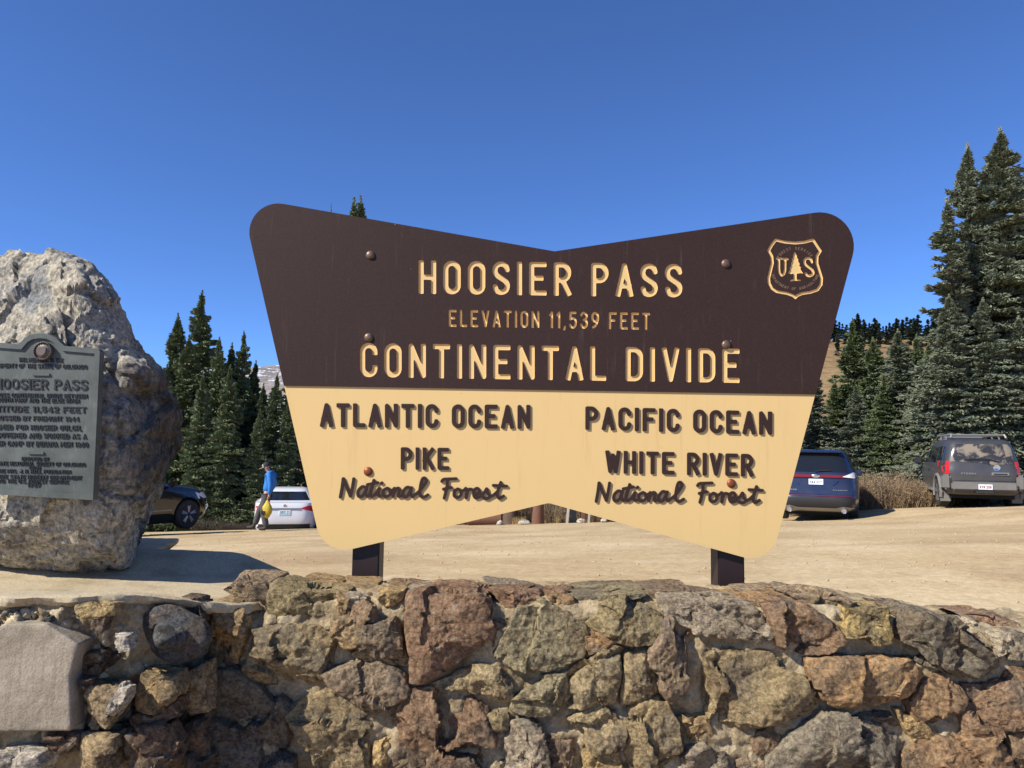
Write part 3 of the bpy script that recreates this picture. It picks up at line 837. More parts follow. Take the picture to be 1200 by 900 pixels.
# back and core of the plinth
mb = MB(); mb.box((-4.6, 3.1, 0.3), (-1.95, 4.5, 0.985)); mb.box((-2.0, 3.25, 0.3), (-1.30, 3.60, 0.98)); mb.build('core', M['mortar'], PL, smooth=False)
# stones set in the plinth (depth follows the front line)
PST = [
 ([(-40,748),(-14,740),(14,729),(59,729),(97,753),(94,764),(87,790),(89,849),(87,853),(-40,855)], None, 2.735, .09),
 ([(151,721),(171,716),(189,718),(225,736),(234,757),(226,776),(199,787),(176,784),(162,772),(150,742)], 'slate', 2.79, .15),
 ([(137,742),(153,744),(157,760),(142,763)], 'white', 2.76, .04),
 ([(153,839),(209,820),(213,836),(189,852),(157,850)], 'brown', 2.83, .08),
 ([(146,855),(194,852),(203,874),(192,915),(144,915)], 'brown', 2.78, .10),
 ([(137,805),(154,804),(146,824),(133,842),(127,833)], 'white', 2.73, .05),
 ([(-5,880),(46,884),(53,896),(40,915),(-5,915)], 'white', 2.70, .08),
 ([(97,792),(112,794),(104,806),(96,802)], 'darkgrey', 2.76, .03),
 ([(52,723),(66,720),(64,730),(50,729)], 'darkgrey', 2.76, .03),
 ([(112,723),(126,722),(122,740),(108,736)], 'greybrown', 2.75, .04),
 ([(10,712),(22,712),(20,722),(6,720)], 'grey', 2.77, .03),
 ([(92,768),(118,762),(132,775),(112,790),(94,786)], 'darkbrown', 2.79, .06),
 ([(214,850),(240,842),(243,884),(216,888)], 'brown', 2.96, .09),
 ([(212,700),(236,701),(240,728),(222,722)], 'darkbrown', 2.99, .07),
 ([(101,800),(135,806),(140,838),(128,856),(104,850)], 'mort', 2.76, .07),
 ([(166,790),(205,792),(212,812),(190,838),(160,830)], 'tanbrown', 2.83, .08),
 ([(212,792),(240,778),(245,835),(220,840)], 'mort', 2.97, .08),
 ([(98,860),(138,862),(140,905),(96,905)], 'mort', 2.75, .08),
 ([(205,884),(243,890),(243,920),(203,920)], 'darkbrown', 2.92, .08),
 ([(50,862),(92,860),(94,880),(60,884)], 'brown', 2.74, .05),
 ([(90,708),(140,706),(136,720),(96,724)], 'tan', 2.77, .04),
]
for k, (pts, col, yf, D) in enumerate(PST):
    P = px_poly(pts, yf+0.03)
    size = max(np.ptp([a for a, b in P]), np.ptp([b for a, b in P]))
    if col is None:
        v, f = rock(P, yf, D, 7, n=60, c=0.0, cd=0.045, facets=0, amp=0.003, fine=0.0018, cells=0, smooth=0.006, pw=30)
        mesh('flat_block', v, f, M['grey_block'], PL, smooth=True, origin='c')
    elif k == 1:
        v, f = rock(P, yf, D, 31, n=40, c=0.5, cd=0.75, facets=0, amp=0.05, fine=0.001, cells=0, smooth=0.25, pw=2.2)
        mesh('stone', v, f, M['stone'], PL, smooth=True, origin='c', color=hexc('66686a'))
    else:
        v, f = rock(P, yf, D, 300+k, n=26 if size > .1 else 12, fine=0.005)
        mesh('stone', v, f, M['stone'], PL, smooth=True, origin='c', color=tuple(min(1, x*1.35) for x in COLS[col]), sharp=38)
# crumbled aggregate bedded in the mortar under the slab
rng = np.random.RandomState(5)
Ln = 1900
ii = rng.randint(0, len(L2), Ln); zq = rng.uniform(0.60, 1.03, Ln)
keep = (rng.rand(Ln) < np.where(zq > 0.84, 1.0, 0.30)) & (L2[ii, 0] > -2.4)
ii, zq = ii[keep], zq[keep]
ico_o = bmesh.new(); bmesh.ops.create_icosphere(ico_o, subdivisions=1, radius=1)
iv = np.array([v_.co[:] for v_ in ico_o.verts]); ifc = np.array([[v_.index for v_ in f_.verts] for f_ in ico_o.faces]); ico_o.free()
vs = []; fs = []
for k, (a, z) in enumerate(zip(ii, zq)):
    s = 0.005+0.026*rng.rand()**2.0
    q = iv*(1+0.75*vnoise(iv*2.3+k*3.1, 5))[:, None]*s*rng.uniform(0.5, 1.4, 3)
    off = 0.016*rng.rand()+0.09*(1-float(sst(0.0, 0.6, z)))-0.004
    q = q+np.array([L2[a, 0]+N2[a, 0]*off, L2[a, 1]+N2[a, 1]*off, z-0.02-float(drop(L2[a, 0]))*float(sst(.8, 1., z))])
    fs.append(ifc+len(vs)*len(iv)); vs.append(q)
o = mesh('aggregate', np.concatenate(vs), np.concatenate(fs), M['concrete'], PL, smooth=False)
o['kind'] = 'stuff'
fill_stones(-4.5, -1.75, -0.02, 0.22, 2.72, PL, 3)
fill_stones(-4.5, -2.15, 0.25, 0.98, 2.74, PL, 5)

# ================================================================== BOULDER
BO = [(2,292),(35,286),(75,291),(104,303),(128,335),(149,372),(164,410),(184,430),(199,455),(209,485),(207,520),(190,562),(175,595),(160,640),(152,672),
      (110,674),(60,672),(0,672),(-70,672),(-110,668),(-140,600),(-150,500),(-128,400),(-70,320),(-25,298)]
P = px_poly(BO, 3.62)
P = [(x, max(z, 1.03)) for x, z in P]
c0 = centroid(P)
def pl(n_, pt):
    n_ = np.array(n_, dtype=float); n_ /= np.linalg.norm(n_); return (n_, float(n_@np.array(pt)))
planes = [pl((-0.10, -1, 0.05), (-2.0, 3.39, 1.75)), pl((0.95, -0.30, 0.06), (-1.72, 3.45, 1.85)), pl((-0.30, -0.85, 0.40), (-2.1, 3.40, 2.12)),
          pl((0.75, -0.45, 0.45), (-1.80, 3.50, 2.22)), pl((-0.9, -0.45, 0.1), (-2.75, 3.5, 1.7)), pl((0.1, -0.86, -0.42), (-2.0, 3.38, 1.20)), pl((0.70, -0.3, 0.66), (-1.79, 3.7, 2.40))]
v, f = rock(P, 3.34, 0.55, 77, n=124, c=0.16, cd=0.26, shear=(3.62, -0.50), facets=0, amp=0.0, fine=0.0, planes=planes, smooth=0.04, cells=0, pw=3.2)
print('BOULDER c0', c0)
bc = np.array([c0[0], 3.9, c0[1]])
nr = (v-bc)/np.array([0.6, 0.5, 0.8]); nr /= np.linalg.norm(nr, axis=1, keepdims=True)
flank = sst(-1.80, -1.66, v[:, 0])
q1 = np.stack([v[:, 0]*1.0, v[:, 1]*1.0, v[:, 2]*1.0], -1)
warp = fbm(q1*2.0, 3, 61)
qs_ = np.stack([v[:, 0]*16+warp*3, v[:, 1]*16+warp*3, v[:, 2]*3.0+v[:, 0]*2], -1)
d = 0.012*fbm(q1*2.2, 3, 51)+0.010*ridged(q1*4.2, 4, 52)+0.011*ridged(q1*13, 4, 53)+0.010*fbm(q1*45, 3, 54)
d = d+flank*0.022*ridged(qs_, 3, 55)
rs_b = np.random.RandomState(8)
sd = rs_b.uniform(0, 1, (70, 3))*(v.max(0)-v.min(0))+v.min(0)
d = d+np.clip(facets3(v, sd, 0.10, 0.008, rs_b, 0.04, 2.6), -0.03, 0.022)*(0.35+0.65*(1-sst(2.15, 2.5, v[:, 2])))
sd = rs_b.uniform(0, 1, (420, 3))*(v.max(0)-v.min(0))+v.min(0)
d = d+np.clip(facets3(v, sd, 0.15, 0.004, rs_b, 0.02, 7.0), -0.015, 0.012)
# a few long cracks
def crack(a, b, c_, wd, dp):
    s = q1@np.array(a)+0.10*fbm(q1*3.0, 3, int(b*100))-c_
    return -dp*np.exp(-(s/wd)**2)
d = d+crack((0.62, 0.0, -0.78), 1.3, -2.52, 0.020, 0.032)+crack((0.95, 0.1, 0.3), 2.1, -0.72, 0.016, 0.03)+crack((0.3, 0, 0.95), 3.3, 1.12, 0.014, 0.024)
v = v+nr*d[:, None]
# seat of the plaque: rock dressed flat behind it
px_ = np.array([(600+900*0+0) for _ in [0]])
inpl = (v[:, 0] > at(-60, 500, 3.3).x) & (v[:, 0] < at(128, 500, 3.3).x) & (v[:, 2] < at(50, 404, 3.3).z) & (v[:, 2] > at(50, 592, 3.3).z)
v[:, 1] = np.where(inpl & (v[:, 1] < 3.60), np.maximum(v[:, 1], 3.335), v[:, 1])
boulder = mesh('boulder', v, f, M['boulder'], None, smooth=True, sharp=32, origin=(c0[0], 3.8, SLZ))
tag(boulder, 'huge grey and cream lichened boulder standing on the slab, bearing a bronze plaque', 'boulder')
for m_ in (boulder,): pass

# ================================================================== STROKE LETTERING
def arc(cx, cy, rx, ry, a0, a1, n=14):
    return [(cx+rx*math.cos(R(a0+(a1-a0)*k/n)), cy+ry*math.sin(R(a0+(a1-a0)*k/n))) for k in range(n+1)]
def catmull(P, n=7, closed=False):
    P = [np.array(p, dtype=float) for p in P]; out = []
    m = len(P)
    for i in range(m if closed else m-1):
        g = (lambda j: P[j % m]) if closed else (lambda j: P[min(max(j, 0), m-1)])
        p0, p1, p2, p3 = g(i-1), g(i), g(i+1), g(i+2)
        for k in range(n):
            t = k/n
            out.append(tuple(0.5*((2*p1)+(-p0+p2)*t+(2*p0-5*p1+4*p2-p3)*t*t+(-p0+3*p1-3*p2+p3)*t**3)))
    if not closed: out.append(tuple(P[-1]))
    else: out.append(out[0])
    return out
def glyph(ch, w=0.46):
    r = w/2
    O = arc(r, 1-r, r, r, 0, 180)+arc(r, r, r, r, 180, 360)+[(w, 1-r)]
    S = catmull([(w*.98, .80), (w*.86, .94), (r, 1), (w*.13, .93), (0, .77), (w*.12, .62), (r, .5), (w*.88, .38), (w, .23), (w*.87, .07), (r, 0), (w*.14, .06), (w*.02, .20)])
    g = {
     'A': ([[(0, 0), (r, 1), (w, 0)], [(w*.14, .29), (w*.86, .29)]], w),
     'B': ([[(0, 0), (0, 1), (w*.5, 1)]+arc(w*.5, .76, w*.45, .24, 90, -90)+[(0, .52)], [(w*.5, .52)]+arc(w*.5, .26, w*.5, .26, 90, -90)+[(0, 0)]], w),
     'C': ([[(w, .76)]+arc(r, 1-r, r, r, 8, 180)+arc(r, r, r, r, 180, 352)+[(w, .24)]], w),
     'D': ([[(0, 0), (0, 1), (w*.45, 1)]+arc(w*.45, 1-w*.55, w*.55, w*.55, 90, 0)+arc(w*.45, w*.55, w*.55, w*.55, 0, -90)+[(0, 0)]], w),
     'E': ([[(w, 1), (0, 1), (0, 0), (w, 0)], [(0, .52), (w*.75, .52)]], w),
     'F': ([[(w, 1), (0, 1), (0, 0)], [(0, .52), (w*.75, .52)]], w),
     'G': ([[(w, .78)]+arc(r, 1-r, r, r, 8, 180)+arc(r, r, r, r, 180, 360)+[(w, .45), (w*.55, .45)]], w),
     'H': ([[(0, 0), (0, 1)], [(w, 0), (w, 1)], [(0, .5), (w, .5)]], w),
     'I': ([[(0, 0), (0, 1)]], 0.0),
     'J': ([[(w, 1), (w, r)]+arc(r, r, r, r, 0, -180)], w),
     'K': ([[(0, 0), (0, 1)], [(w, 1), (0, .40)], [(w*.30, .55), (w, 0)]], w),
     'L': ([[(0, 1), (0, 0), (w*.9, 0)]], w*.9),
     'M': ([[(0, 0), (0, 1), (w*.65, .25), (w*1.3, 1), (w*1.3, 0)]], w*1.3),
     'N': ([[(0, 0), (0, 1), (w, 0), (w, 1)]], w),
     'O': ([O], w),
     'P': ([[(0, 0), (0, 1), (w*.45, 1)]+arc(w*.45, .73, w*.55, .27, 90, -90)+[(0, .46)]], w),
     'R': ([[(0, 0), (0, 1), (w*.45, 1)]+arc(w*.45, .73, w*.55, .27, 90, -90)+[(0, .46)], [(w*.5, .46), (w, 0)]], w),
     'S': ([S], w),
     'T': ([[(0, 1), (w, 1)], [(r, 1), (r, 0)]], w),
     'U': ([[(0, 1), (0, r)]+arc(r, r, r, r, 180, 360)+[(w, 1)]], w),
     'V': ([[(0, 1), (r, 0), (w, 1)]], w),
     'W': ([[(0, 1), (w*.33, 0), (w*.66, .85), (w*.99, 0), (w*1.32, 1)]], w*1.32),
     'X': ([[(0, 0), (w, 1)], [(0, 1), (w, 0)]], w),
     'Y': ([[(0, 1), (r, .5), (w, 1)], [(r, .5), (r, 0)]], w),
     'Z': ([[(0, 1), (w, 1), (0, 0), (w, 0)]], w),
     '0': ([O], w), '1': ([[(w*.0, .82), (w*.3, 1), (w*.3, 0)]], w*.3),
     '2': ([catmull([(0, .78), (w*.12, .94), (r, 1), (w*.9, .92), (w, .76), (w*.8, .52), (w*.3, .2), (0, 0)])+[(w, 0)]], w),
     '3': ([catmull([(w*.02, .84), (w*.2, .97), (r, 1), (w*.9, .9), (w*.95, .74), (w*.8, .58), (w*.45, .53)]), catmull([(w*.45, .53), (w*.85, .47), (w, .28), (w*.88, .08), (r, 0), (w*.15, .05), (0, .2)])], w),
     '4': ([[(w*.75, 0), (w*.75, 1), (0, .3), (w, .3)]], w),
     '5': ([[(w*.92, 1), (w*.08, 1), (w*.03, .55)]+catmull([(w*.03, .55), (w*.45, .64), (w*.88, .56), (w, .33), (w*.88, .08), (r, 0), (w*.15, .05), (0, .18)])], w),
     '6': ([catmull([(w*.85, .97), (w*.4, .85), (w*.06, .5), (0, .28), (w*.12, .07), (r, 0), (w*.88, .07), (w, .28), (w*.88, .5), (r, .57), (w*.1, .45), (0.0, .3)])], w),
     '7': ([[(0, 1), (w, 1), (w*.35, 0)]], w),
     '8': ([catmull([(r, .53), (w*.1, .62), (w*.06, .8), (r, 1), (w*.94, .8), (w*.9, .62), (r, .53), (w*.06, .4), (0, .2), (r, 0), (w, .2), (w*.94, .4), (r, .53)])], w),
     '9': ([catmull([(w*.95, .7), (w*.85, .52), (r, .43), (w*.1, .52), (0, .72), (w*.12, .93), (r, 1), (w*.88, .93), (w, .72), (w*.94, .5), (w*.6, .15), (w*.15, .03)])], w),
     ',': ([[(.02, .02), (-.03, -.14)]], 0.0), '.': ([[(0, 0), (0.005, 0)]], 0.0), "'": ([[(0, 1), (0, .85)]], 0.0),
    }
    return g[ch]
def serifs(strokes, ln=0.09):
    out = list(strokes)
    for s in strokes:
        for a, b in ((s[0], s[1]), (s[-1], s[-2])):
            if (abs(a[1]) < .02 or abs(a[1]-1) < .02) and abs(a[0]-b[0]) < abs(a[1]-b[1])*.6:
                out.append([(a[0]-ln, a[1]), (a[0]+ln, a[1])])
    return out
def seg_field(strokes, h, step, square=False):
    """signed distance (stroke half width h) sampled on a grid"""
    allp = np.array([p for s in strokes for p in s])
    lo = allp.min(0)-h-2.5*step; hi = allp.max(0)+h+2.5*step
    xs = np.arange(lo[0], hi[0]+step, step); ys = np.arange(lo[1], hi[1]+step, step)
    X, Y = np.meshgrid(xs, ys); best = np.full(X.shape, 1e9)
    rnd = 0.35*h
    for s in strokes:
        closed = np.hypot(s[0][0]-s[-1][0], s[0][1]-s[-1][1]) < 1e-6
        for k_, ((ax, ay), (bx, by)) in enumerate(zip(s[:-1], s[1:])):
            if square and not closed and k_ in (0, len(s)-2):
                ln = math.hypot(bx-ax, by-ay)
                if ln > h*0.5:
                    u0 = -h if k_ == 0 else 0.0; u1 = ln+h if k_ == len(s)-2 else ln
                    tx, ty = (bx-ax)/ln, (by-ay)/ln
                    uu = (X-ax)*tx+(Y-ay)*ty; vv = -(X-ax)*ty+(Y-ay)*tx
                    qx = np.abs(uu-(u0+u1)/2)-(u1-u0)/2+rnd; qy = np.abs(vv)-h+rnd
                    sd = np.hypot(np.maximum(qx, 0), np.maximum(qy, 0))+np.minimum(np.maximum(qx, qy), 0)-rnd
                    best = np.minimum(best, np.maximum(sd+h, 0)**2)
            dx, dy = bx-ax, by-ay; L_ = dx*dx+dy*dy
            if L_ < 1e-12: tt = np.zeros_like(X)
            else: tt = np.clip(((X-ax)*dx+(Y-ay)*dy)/L_, 0, 1)
            best = np.minimum(best, (X-ax-tt*dx)**2+(Y-ay-tt*dy)**2)
    return xs, ys, np.sqrt(best)-h
def contours(xs, ys, F):
    """marching squares: closed loops around F<0"""
    ny, nx = F.shape; ins = F < 0
    code = ins[:-1, :-1]*1+ins[:-1, 1:]*2+ins[1:, 1:]*4+ins[1:, :-1]*8
    tab = {1: [(3, 0)], 2: [(0, 1)], 3: [(3, 1)], 4: [(1, 2)], 5: [(3, 2), (1, 0)], 6: [(0, 2)], 7: [(3, 2)], 8: [(2, 3)], 9: [(2, 0)], 10: [(0, 3), (2, 1)], 11: [(2, 1)], 12: [(1, 3)], 13: [(1, 0)], 14: [(0, 3)]}
    nxt = {}; pos = {}
    def ek(j, i, e):
        return {0: ('h', j, i), 1: ('v', j, i+1), 2: ('h', j+1, i), 3: ('v', j, i)}[e]
    def pt(k):
        if k in pos: return
        t_, j, i = k
        if t_ == 'h':
            a, b = F[j, i], F[j, i+1]; u = a/(a-b); pos[k] = (xs[i]+u*(xs[i+1]-xs[i]), ys[j])
        else:
            a, b = F[j, i], F[j+1, i]; u = a/(a-b); pos[k] = (xs[i], ys[j]+u*(ys[j+1]-ys[j]))
    for j, i in zip(*np.nonzero((code > 0) & (code < 15))):
        for a, b in tab[int(code[j, i])]:
            ka, kb = ek(j, i, a), ek(j, i, b); pt(ka); pt(kb); nxt[ka] = kb
    loops = []
    while nxt:
        k0 = next(iter(nxt)); k = k0; lp = []
        while k in nxt:
            lp.append(pos[k]); k = nxt.pop(k)
        if len(lp) > 5: loops.append(np.array(lp))
    return loops
def simplify(L_, eps):
    """closed loop Douglas-Peucker"""
    n = len(L_); a = int(np.argmax(np.linalg.norm(L_-L_[0], axis=1)))
    def dp(P):
        if len(P) < 3: return [0, len(P)-1]
        p, q = P[0], P[-1]; d_ = q-p; ln = np.hypot(*d_)
        dist = np.abs((P[:, 0]-p[0])*d_[1]-(P[:, 1]-p[1])*d_[0])/ln if ln > 1e-12 else np.hypot(P[:, 0]-p[0], P[:, 1]-p[1])
        k = int(np.argmax(dist))
        if dist[k] < eps: return [0, len(P)-1]
        l_, r_ = dp(P[:k+1]), dp(P[k:])
        return l_[:-1]+[i+k for i in r_]
    A = L_[:a+1]; B = np.concatenate([L_[a:], L_[:1]])
    ia, ib = dp(A), dp(B)
    return np.concatenate([A[ia[:-1]], B[ib[:-1]]])
def sarea(P):
    x, y = P[:, 0], P[:, 1]; return 0.5*float((x*np.roll(y, -1)-np.roll(x, -1)*y).sum())
_gc = {}
def glyph_loops(ch, sr, w=0.46, ser=False):
    """loops in units where the drawn letter is 1 high including its stroke (sr = stroke/height)"""
    k = (ch, sr, w, ser)
    if k not in _gc:
        st, gw = glyph(ch, w/(1-sr))
        sc = 1-sr
        st = [[(x*sc, y*sc+sr/2) for x, y in s] for s in st]
        if ser: st = serifs([[(x, (y-sr/2)/sc) for x, y in s] for s in st]); st = [[(x, y*sc+sr/2) for x, y in s] for s in st]
        xs, ys, F = seg_field(st, sr/2, 0.022 if not ser else 0.045, square=not ser)
        lp = [simplify(l, 0.0035 if not ser else 0.012) for l in contours(xs, ys, F)]
        _gc[k] = (lp, gw*sc)
    return _gc[k]
def line_layout(text, sr, w, space, gap, ser=False):
    """returns list of (char, x offset), total width in height units"""
    x = 0.0; out = []
    for ch in text:
        if ch == ' ': x += space; continue
        lp, gw = glyph_loops(ch, sr, w, ser)
        out.append((ch, x+sr/2)); x += gw+sr+gap
    return out, x-gap
def place_line(text, sr, x0, x1, yb0, yb1, yt0, w=0.46, space=0.42, gap=0.17, ser=False):
    """letters as pixel loops: baseline from (x0,yb0) to (x1,yb1), top at yt0 on the left"""
    lay, tot = line_layout(text, sr, w, space, gap, ser)
    H = yb0-yt0
    sx = (x1-x0)/tot; out = []
    for ch, off in lay:
        lp, gw = glyph_loops(ch, sr, w, ser)
        ll = []
        for l in lp:
            X = x0+(l[:, 0]+off)*sx; Yp = yb0+(yb1-yb0)*(X-x0)/(x1-x0)-l[:, 1]*H
            ll.append(np.stack([X, Yp], -1))
        out.append((ch, ll))
    return out

def tess(outer, holes):
    loops = [outer]+list(holes); P = [(float(p[0]), float(p[1])) for l in loops for p in l]
    edges = []; s = 0
    for l in loops:
        n = len(l); edges += [(s+k, s+(k+1) % n) for k in range(n)]; s += n
    vo, _, fo, _, _, _ = geometry.delaunay_2d_cdt([Vector(p) for p in P], edges[len(outer):], [list(range(len(outer)))], 1, 1e-7)
    V2 = np.array([(q.x, q.y) for q in vo]); F2 = np.array([tuple(f_) for f_ in fo])
    C = V2[F2].mean(1); keep = np.ones(len(F2), dtype=bool)
    for l in holes:
        l = np.asarray(l); lo, hi = l.min(0), l.max(0)
        idx = np.nonzero(keep & (C[:, 0] > lo[0]) & (C[:, 0] < hi[0]) & (C[:, 1] > lo[1]) & (C[:, 1] < hi[1]))[0]
        if not len(idx): continue
        x, y = C[idx, 0][:, None], C[idx, 1][:, None]; a_, b_ = l, np.roll(l, -1, 0)
        cr = ((a_[:, 1] > y) != (b_[:, 1] > y)) & (x < (b_[:, 0]-a_[:, 0])*(y-a_[:, 1])/(b_[:, 1]-a_[:, 1]+1e-18)+a_[:, 0])
        keep[idx[(cr.sum(1) % 2) == 1]] = False
    F2 = F2[keep]; out = []
    for q in F2:
        A, B, Cc = V2[q[0]], V2[q[1]], V2[q[2]]
        ar = (B[0]-A[0])*(Cc[1]-A[1])-(B[1]-A[1])*(Cc[0]-A[0])
        out.append((int(q[0]), int(q[1]), int(q[2])) if ar > 0 else (int(q[0]), int(q[2]), int(q[1])))
    return [Vector((p[0], p[1], 0)) for p in V2], out

# ================================================================== THE SIGN
SY = 3.75          # front plane of the sign
TH = 0.0066         # depth of the routed layer
def w_loop(l, Y=SY):
    """pixel loop -> x,z on the plane y=Y"""
    out = []
    for a, b in l:
        q = at(float(a), float(b), Y); out.append((q.x, q.z))
    return np.array(out)
def split_loops(loops):
    """(outers, holes) with outers counter-clockwise in x,z"""
    big = max(loops, key=lambda l: abs(sarea(l))); s = np.sign(sarea(big))
    outs = [l if sarea(l) > 0 else l[::-1] for l in loops if np.sign(sarea(l)) == s]
    hls = [l if sarea(l) < 0 else l[::-1] for l in loops if np.sign(sarea(l)) != s]
    return outs, hls
def inside(pt, poly):
    x, y = pt; c = False; n = len(poly)
    for i in range(n):
        x1, y1 = poly[i]; x2, y2 = poly[(i+1) % n]
        if (y1 > y) != (y2 > y) and x < (x2-x1)*(y-y1)/(y2-y1)+x1: c = not c
    return c
class Plate:
    def __init__(s): s.v = []; s.f = []; s.m = []
    def face(s, outer, holes, y, m=0, back=False):
        flat, tr = tess(outer, holes); b = len(s.v)
        s.v += [(p.x, y, p.y) for p in flat]
        s.f += [(a+b, c_+b, d+b) if not back else (a+b, d+b, c_+b) for a, c_, d in tr]; s.m += [m]*len(tr)
    def side(s, loop, y0, y1, m=0, inward=False):
        n = len(loop); b = len(s.v)
        s.v += [(p[0], y0, p[1]) for p in loop]+[(p[0], y1, p[1]) for p in loop]
        for i in range(n):
            j = (i+1) % n; q = (b+i, b+n+i, b+n+j, b+j)
            s.f.append(q if not inward else q[::-1]); s.m.append(m)
    def build(s, name, mats, parent): return mesh(name, s.v, s.f, mats, parent, fm=s.m, origin='c')
def raised(name, loops, y0, y1, mat, parent):
    o, h = split_loops(loops); p = Plate()
    for a in o:
        hh = [q for q in h if inside(q[0], a)]
        p.face(a, hh, y0); p.side(a, y0, y1)
        for q in hh: p.side(q, y0, y1)
    return p.build(name, mat, parent)
def sunk(name, loops, y0, y1, mat, parent):
    o, h = split_loops(loops); p = Plate()
    for a in o:
        hh = [q for q in h if inside(q[0], a)]
        p.face(a, hh, y1); p.side(a, y0, y1, inward=True)
        for q in hh: p.side(q, y0, y1, inward=True)
    return p.build(name, mat, parent), o, h
def fillet(corners):
    out = []; n = len(corners)
    for i, (x, y, r) in enumerate(corners):
        p = Vector((x, y)); a = Vector(corners[i-1][:2]); b = Vector(corners[(i+1) % n][:2])
        if r <= 0: out.append((x, y)); continue
        u = (a-p).normalized(); v_ = (b-p).normalized(); th = u.angle(v_); d_ = r/math.tan(th/2)
        c_ = p+(u+v_).normalized()*(r/math.sin(th/2)); p0 = p+u*d_; p1 = p+v_*d_
        a0 = math.atan2(p0.y-c_.y, p0.x-c_.x); a1 = math.atan2(p1.y-c_.y, p1.x-c_.x)
        dd = (a1-a0+math.pi) % (2*math.pi)-math.pi; k = 12
        for t in range(k+1):
            g = a0+dd*t/k; out.append((c_.x+r*math.cos(g), c_.y+r*math.sin(g)))
    return out
gz = float(lot_z(0, 3.8))
sign = empty('pass_sign', (at(645, 500, SY).x, SY+0.06, gz), 0, 'big brown and cream bow-tie sign on two posts reading HOOSIER PASS CONTINENTAL DIVIDE', 'sign')
OUT = fillet([(281.5, 230, 34), (650, 294.5, 10), (1015, 240.2, 40), (903, 662, 33), (643, 589.5, 12), (378.5, 651.5, 34)])
UP = [p for p in OUT]
full = w_loop(OUT); full = full if sarea(full) > 0 else full[::-1]
# cream core board
p = Plate()
p.face(full, [], SY+TH); p.side(full, SY+TH, SY+0.036); p.face(full, [], SY+0.036, back=True)
p.build('cream_board', M['cream'], sign)
# brown face board: the part of the outline above the dividing line
def ydiv(x): return 451.0+(461.3-451.0)*(x-333)/(955-333)
upper = OUT[:39]
xl, xr = 333.0, 955.3
# intersections with the slanted ends
def on_edge(a, b, side):
    for k in range(400):
        t_ = k/399; x = a[0]+(b[0]-a[0])*t_; y = a[1]+(b[1]-a[1])*t_
        if y >= ydiv(x): return (x, y)
eR = on_edge((1015, 240.2), (903, 662), 1); eL = on_edge((281.5, 230), (378.5, 651.5), 0)
upl = w_loop(upper+[eR, eL]); upl = upl if sarea(upl) > 0 else upl[::-1]
holes = []; islands = []
def cut_letter(name, loops_px, parent, depth=TH, mat='cream'):
    lw = [w_loop(l) for l in loops_px]
    ob, o, h = sunk(name, lw, SY+0.0002, SY+depth-0.0008, M[mat], parent)
    return ob, o, h
for txt, args in (('HOOSIER PASS', (490.5, 799.5, 344.2, 348.6, 305)), ('ELEVATION 11,539 FEET', (526, 761.5, 382.8, 386.4, 363)),
                  ('CONTINENTAL DIVIDE', (422, 866.5, 441.8, 448.8, 401.6))):
    sm = txt.startswith('ELEV')
    for ch, ll in place_line(txt, 0.15 if not sm else 0.135, *args, w=0.37 if not sm else 0.36, space=0.38 if not sm else 0.42, gap=0.21 if not sm else 0.22):
        ob, o, h = cut_letter('letter', ll, sign)
        holes += o; islands += [(q[::-1], []) for q in h]
# shield emblem
ZX = lambda pts: [(880+a/10.0, 270+b/10.0) for a, b in pts]
mid = ZX([(290,112),(400,138),(520,148),(620,138),(728,112),(765,170),(812,240),(775,300),(772,380),(800,470),(828,560),(822,635),(778,697),(700,724),(600,740),(545,762),(520,788),(490,762),(420,738),(300,717),(243,678),(212,615),(208,560),(232,460),(252,380),(244,300),(208,235),(245,170)])
xs_, ys_, F_ = seg_field([mid+[mid[0]]], 1.55, 0.45)
ring = [w_loop(simplify(l, 0.05)) for l in contours(xs_, ys_, F_)]
emb, o, h = sunk('emblem', ring, SY+0.0002, SY+0.0045, M['cream'], sign)
holes += o
inner_cut = []
U_ = [ZX([(328,330),(328,450),(335,500),(360,528),(385,515),(400,470),(402,335)]), ZX([(302,330),(356,330)]), ZX([(380,335),(428,335)])]
S_ = [ZX(catmull([(712,372),(700,338),(668,326),(636,340),(628,378),(650,410),(690,440),(722,470),(728,505),(700,530),(665,530),(640,505)], 5))]
def px_strokes(st, hw, step=0.4, eps=0.05):
    a_, b_, f_ = seg_field(st, hw, step); return [w_loop(simplify(l, eps)) for l in contours(a_, b_, f_)]
for st, hw in ((U_, 1.25), (S_, 1.45)):
    ob, o, h = sunk('letter', px_strokes(st, hw, 0.35), SY+0.0002, SY+0.0045, M['cream'], emb)
    inner_cut += o; islands += [(q[::-1], []) for q in h]
TRP = ZX([(512,245),(530,285),(540,300),(536,312),(556,345),(550,356),(572,395),(562,405),(588,440),(576,448),(612,505),(575,500),(545,508),(536,500),(534,560),(540,575),(582,580),(578,592),(520,590),(458,598),(462,582),(500,570),(498,505),(470,512),(434,500),(462,455),(452,446),(474,405),(466,396),(486,355),(478,346),(496,310),(492,300)])
trl = w_loop(TRP); trl = trl if sarea(trl) > 0 else trl[::-1]
ob, o, h = sunk('tree_figure', [trl], SY+0.0002, SY+0.0045, M['cream'], emb)
inner_cut += o
ring_in = [l for l in ring if abs(sarea(l)) < max(abs(sarea(q)) for q in ring)]
ri = ring_in[0]; ri = ri if sarea(ri) > 0 else ri[::-1]
islands.append((ri, [q[::-1] for q in inner_cut]))
p = Plate()
p.face(upl, [q[::-1] for q in holes], SY)
p.side(upl, SY, SY+TH+0.0002)
for a, hh in islands: p.face(a if sarea(a) > 0 else a[::-1], hh, SY)
p.build('brown_board', M['brown'], sign)
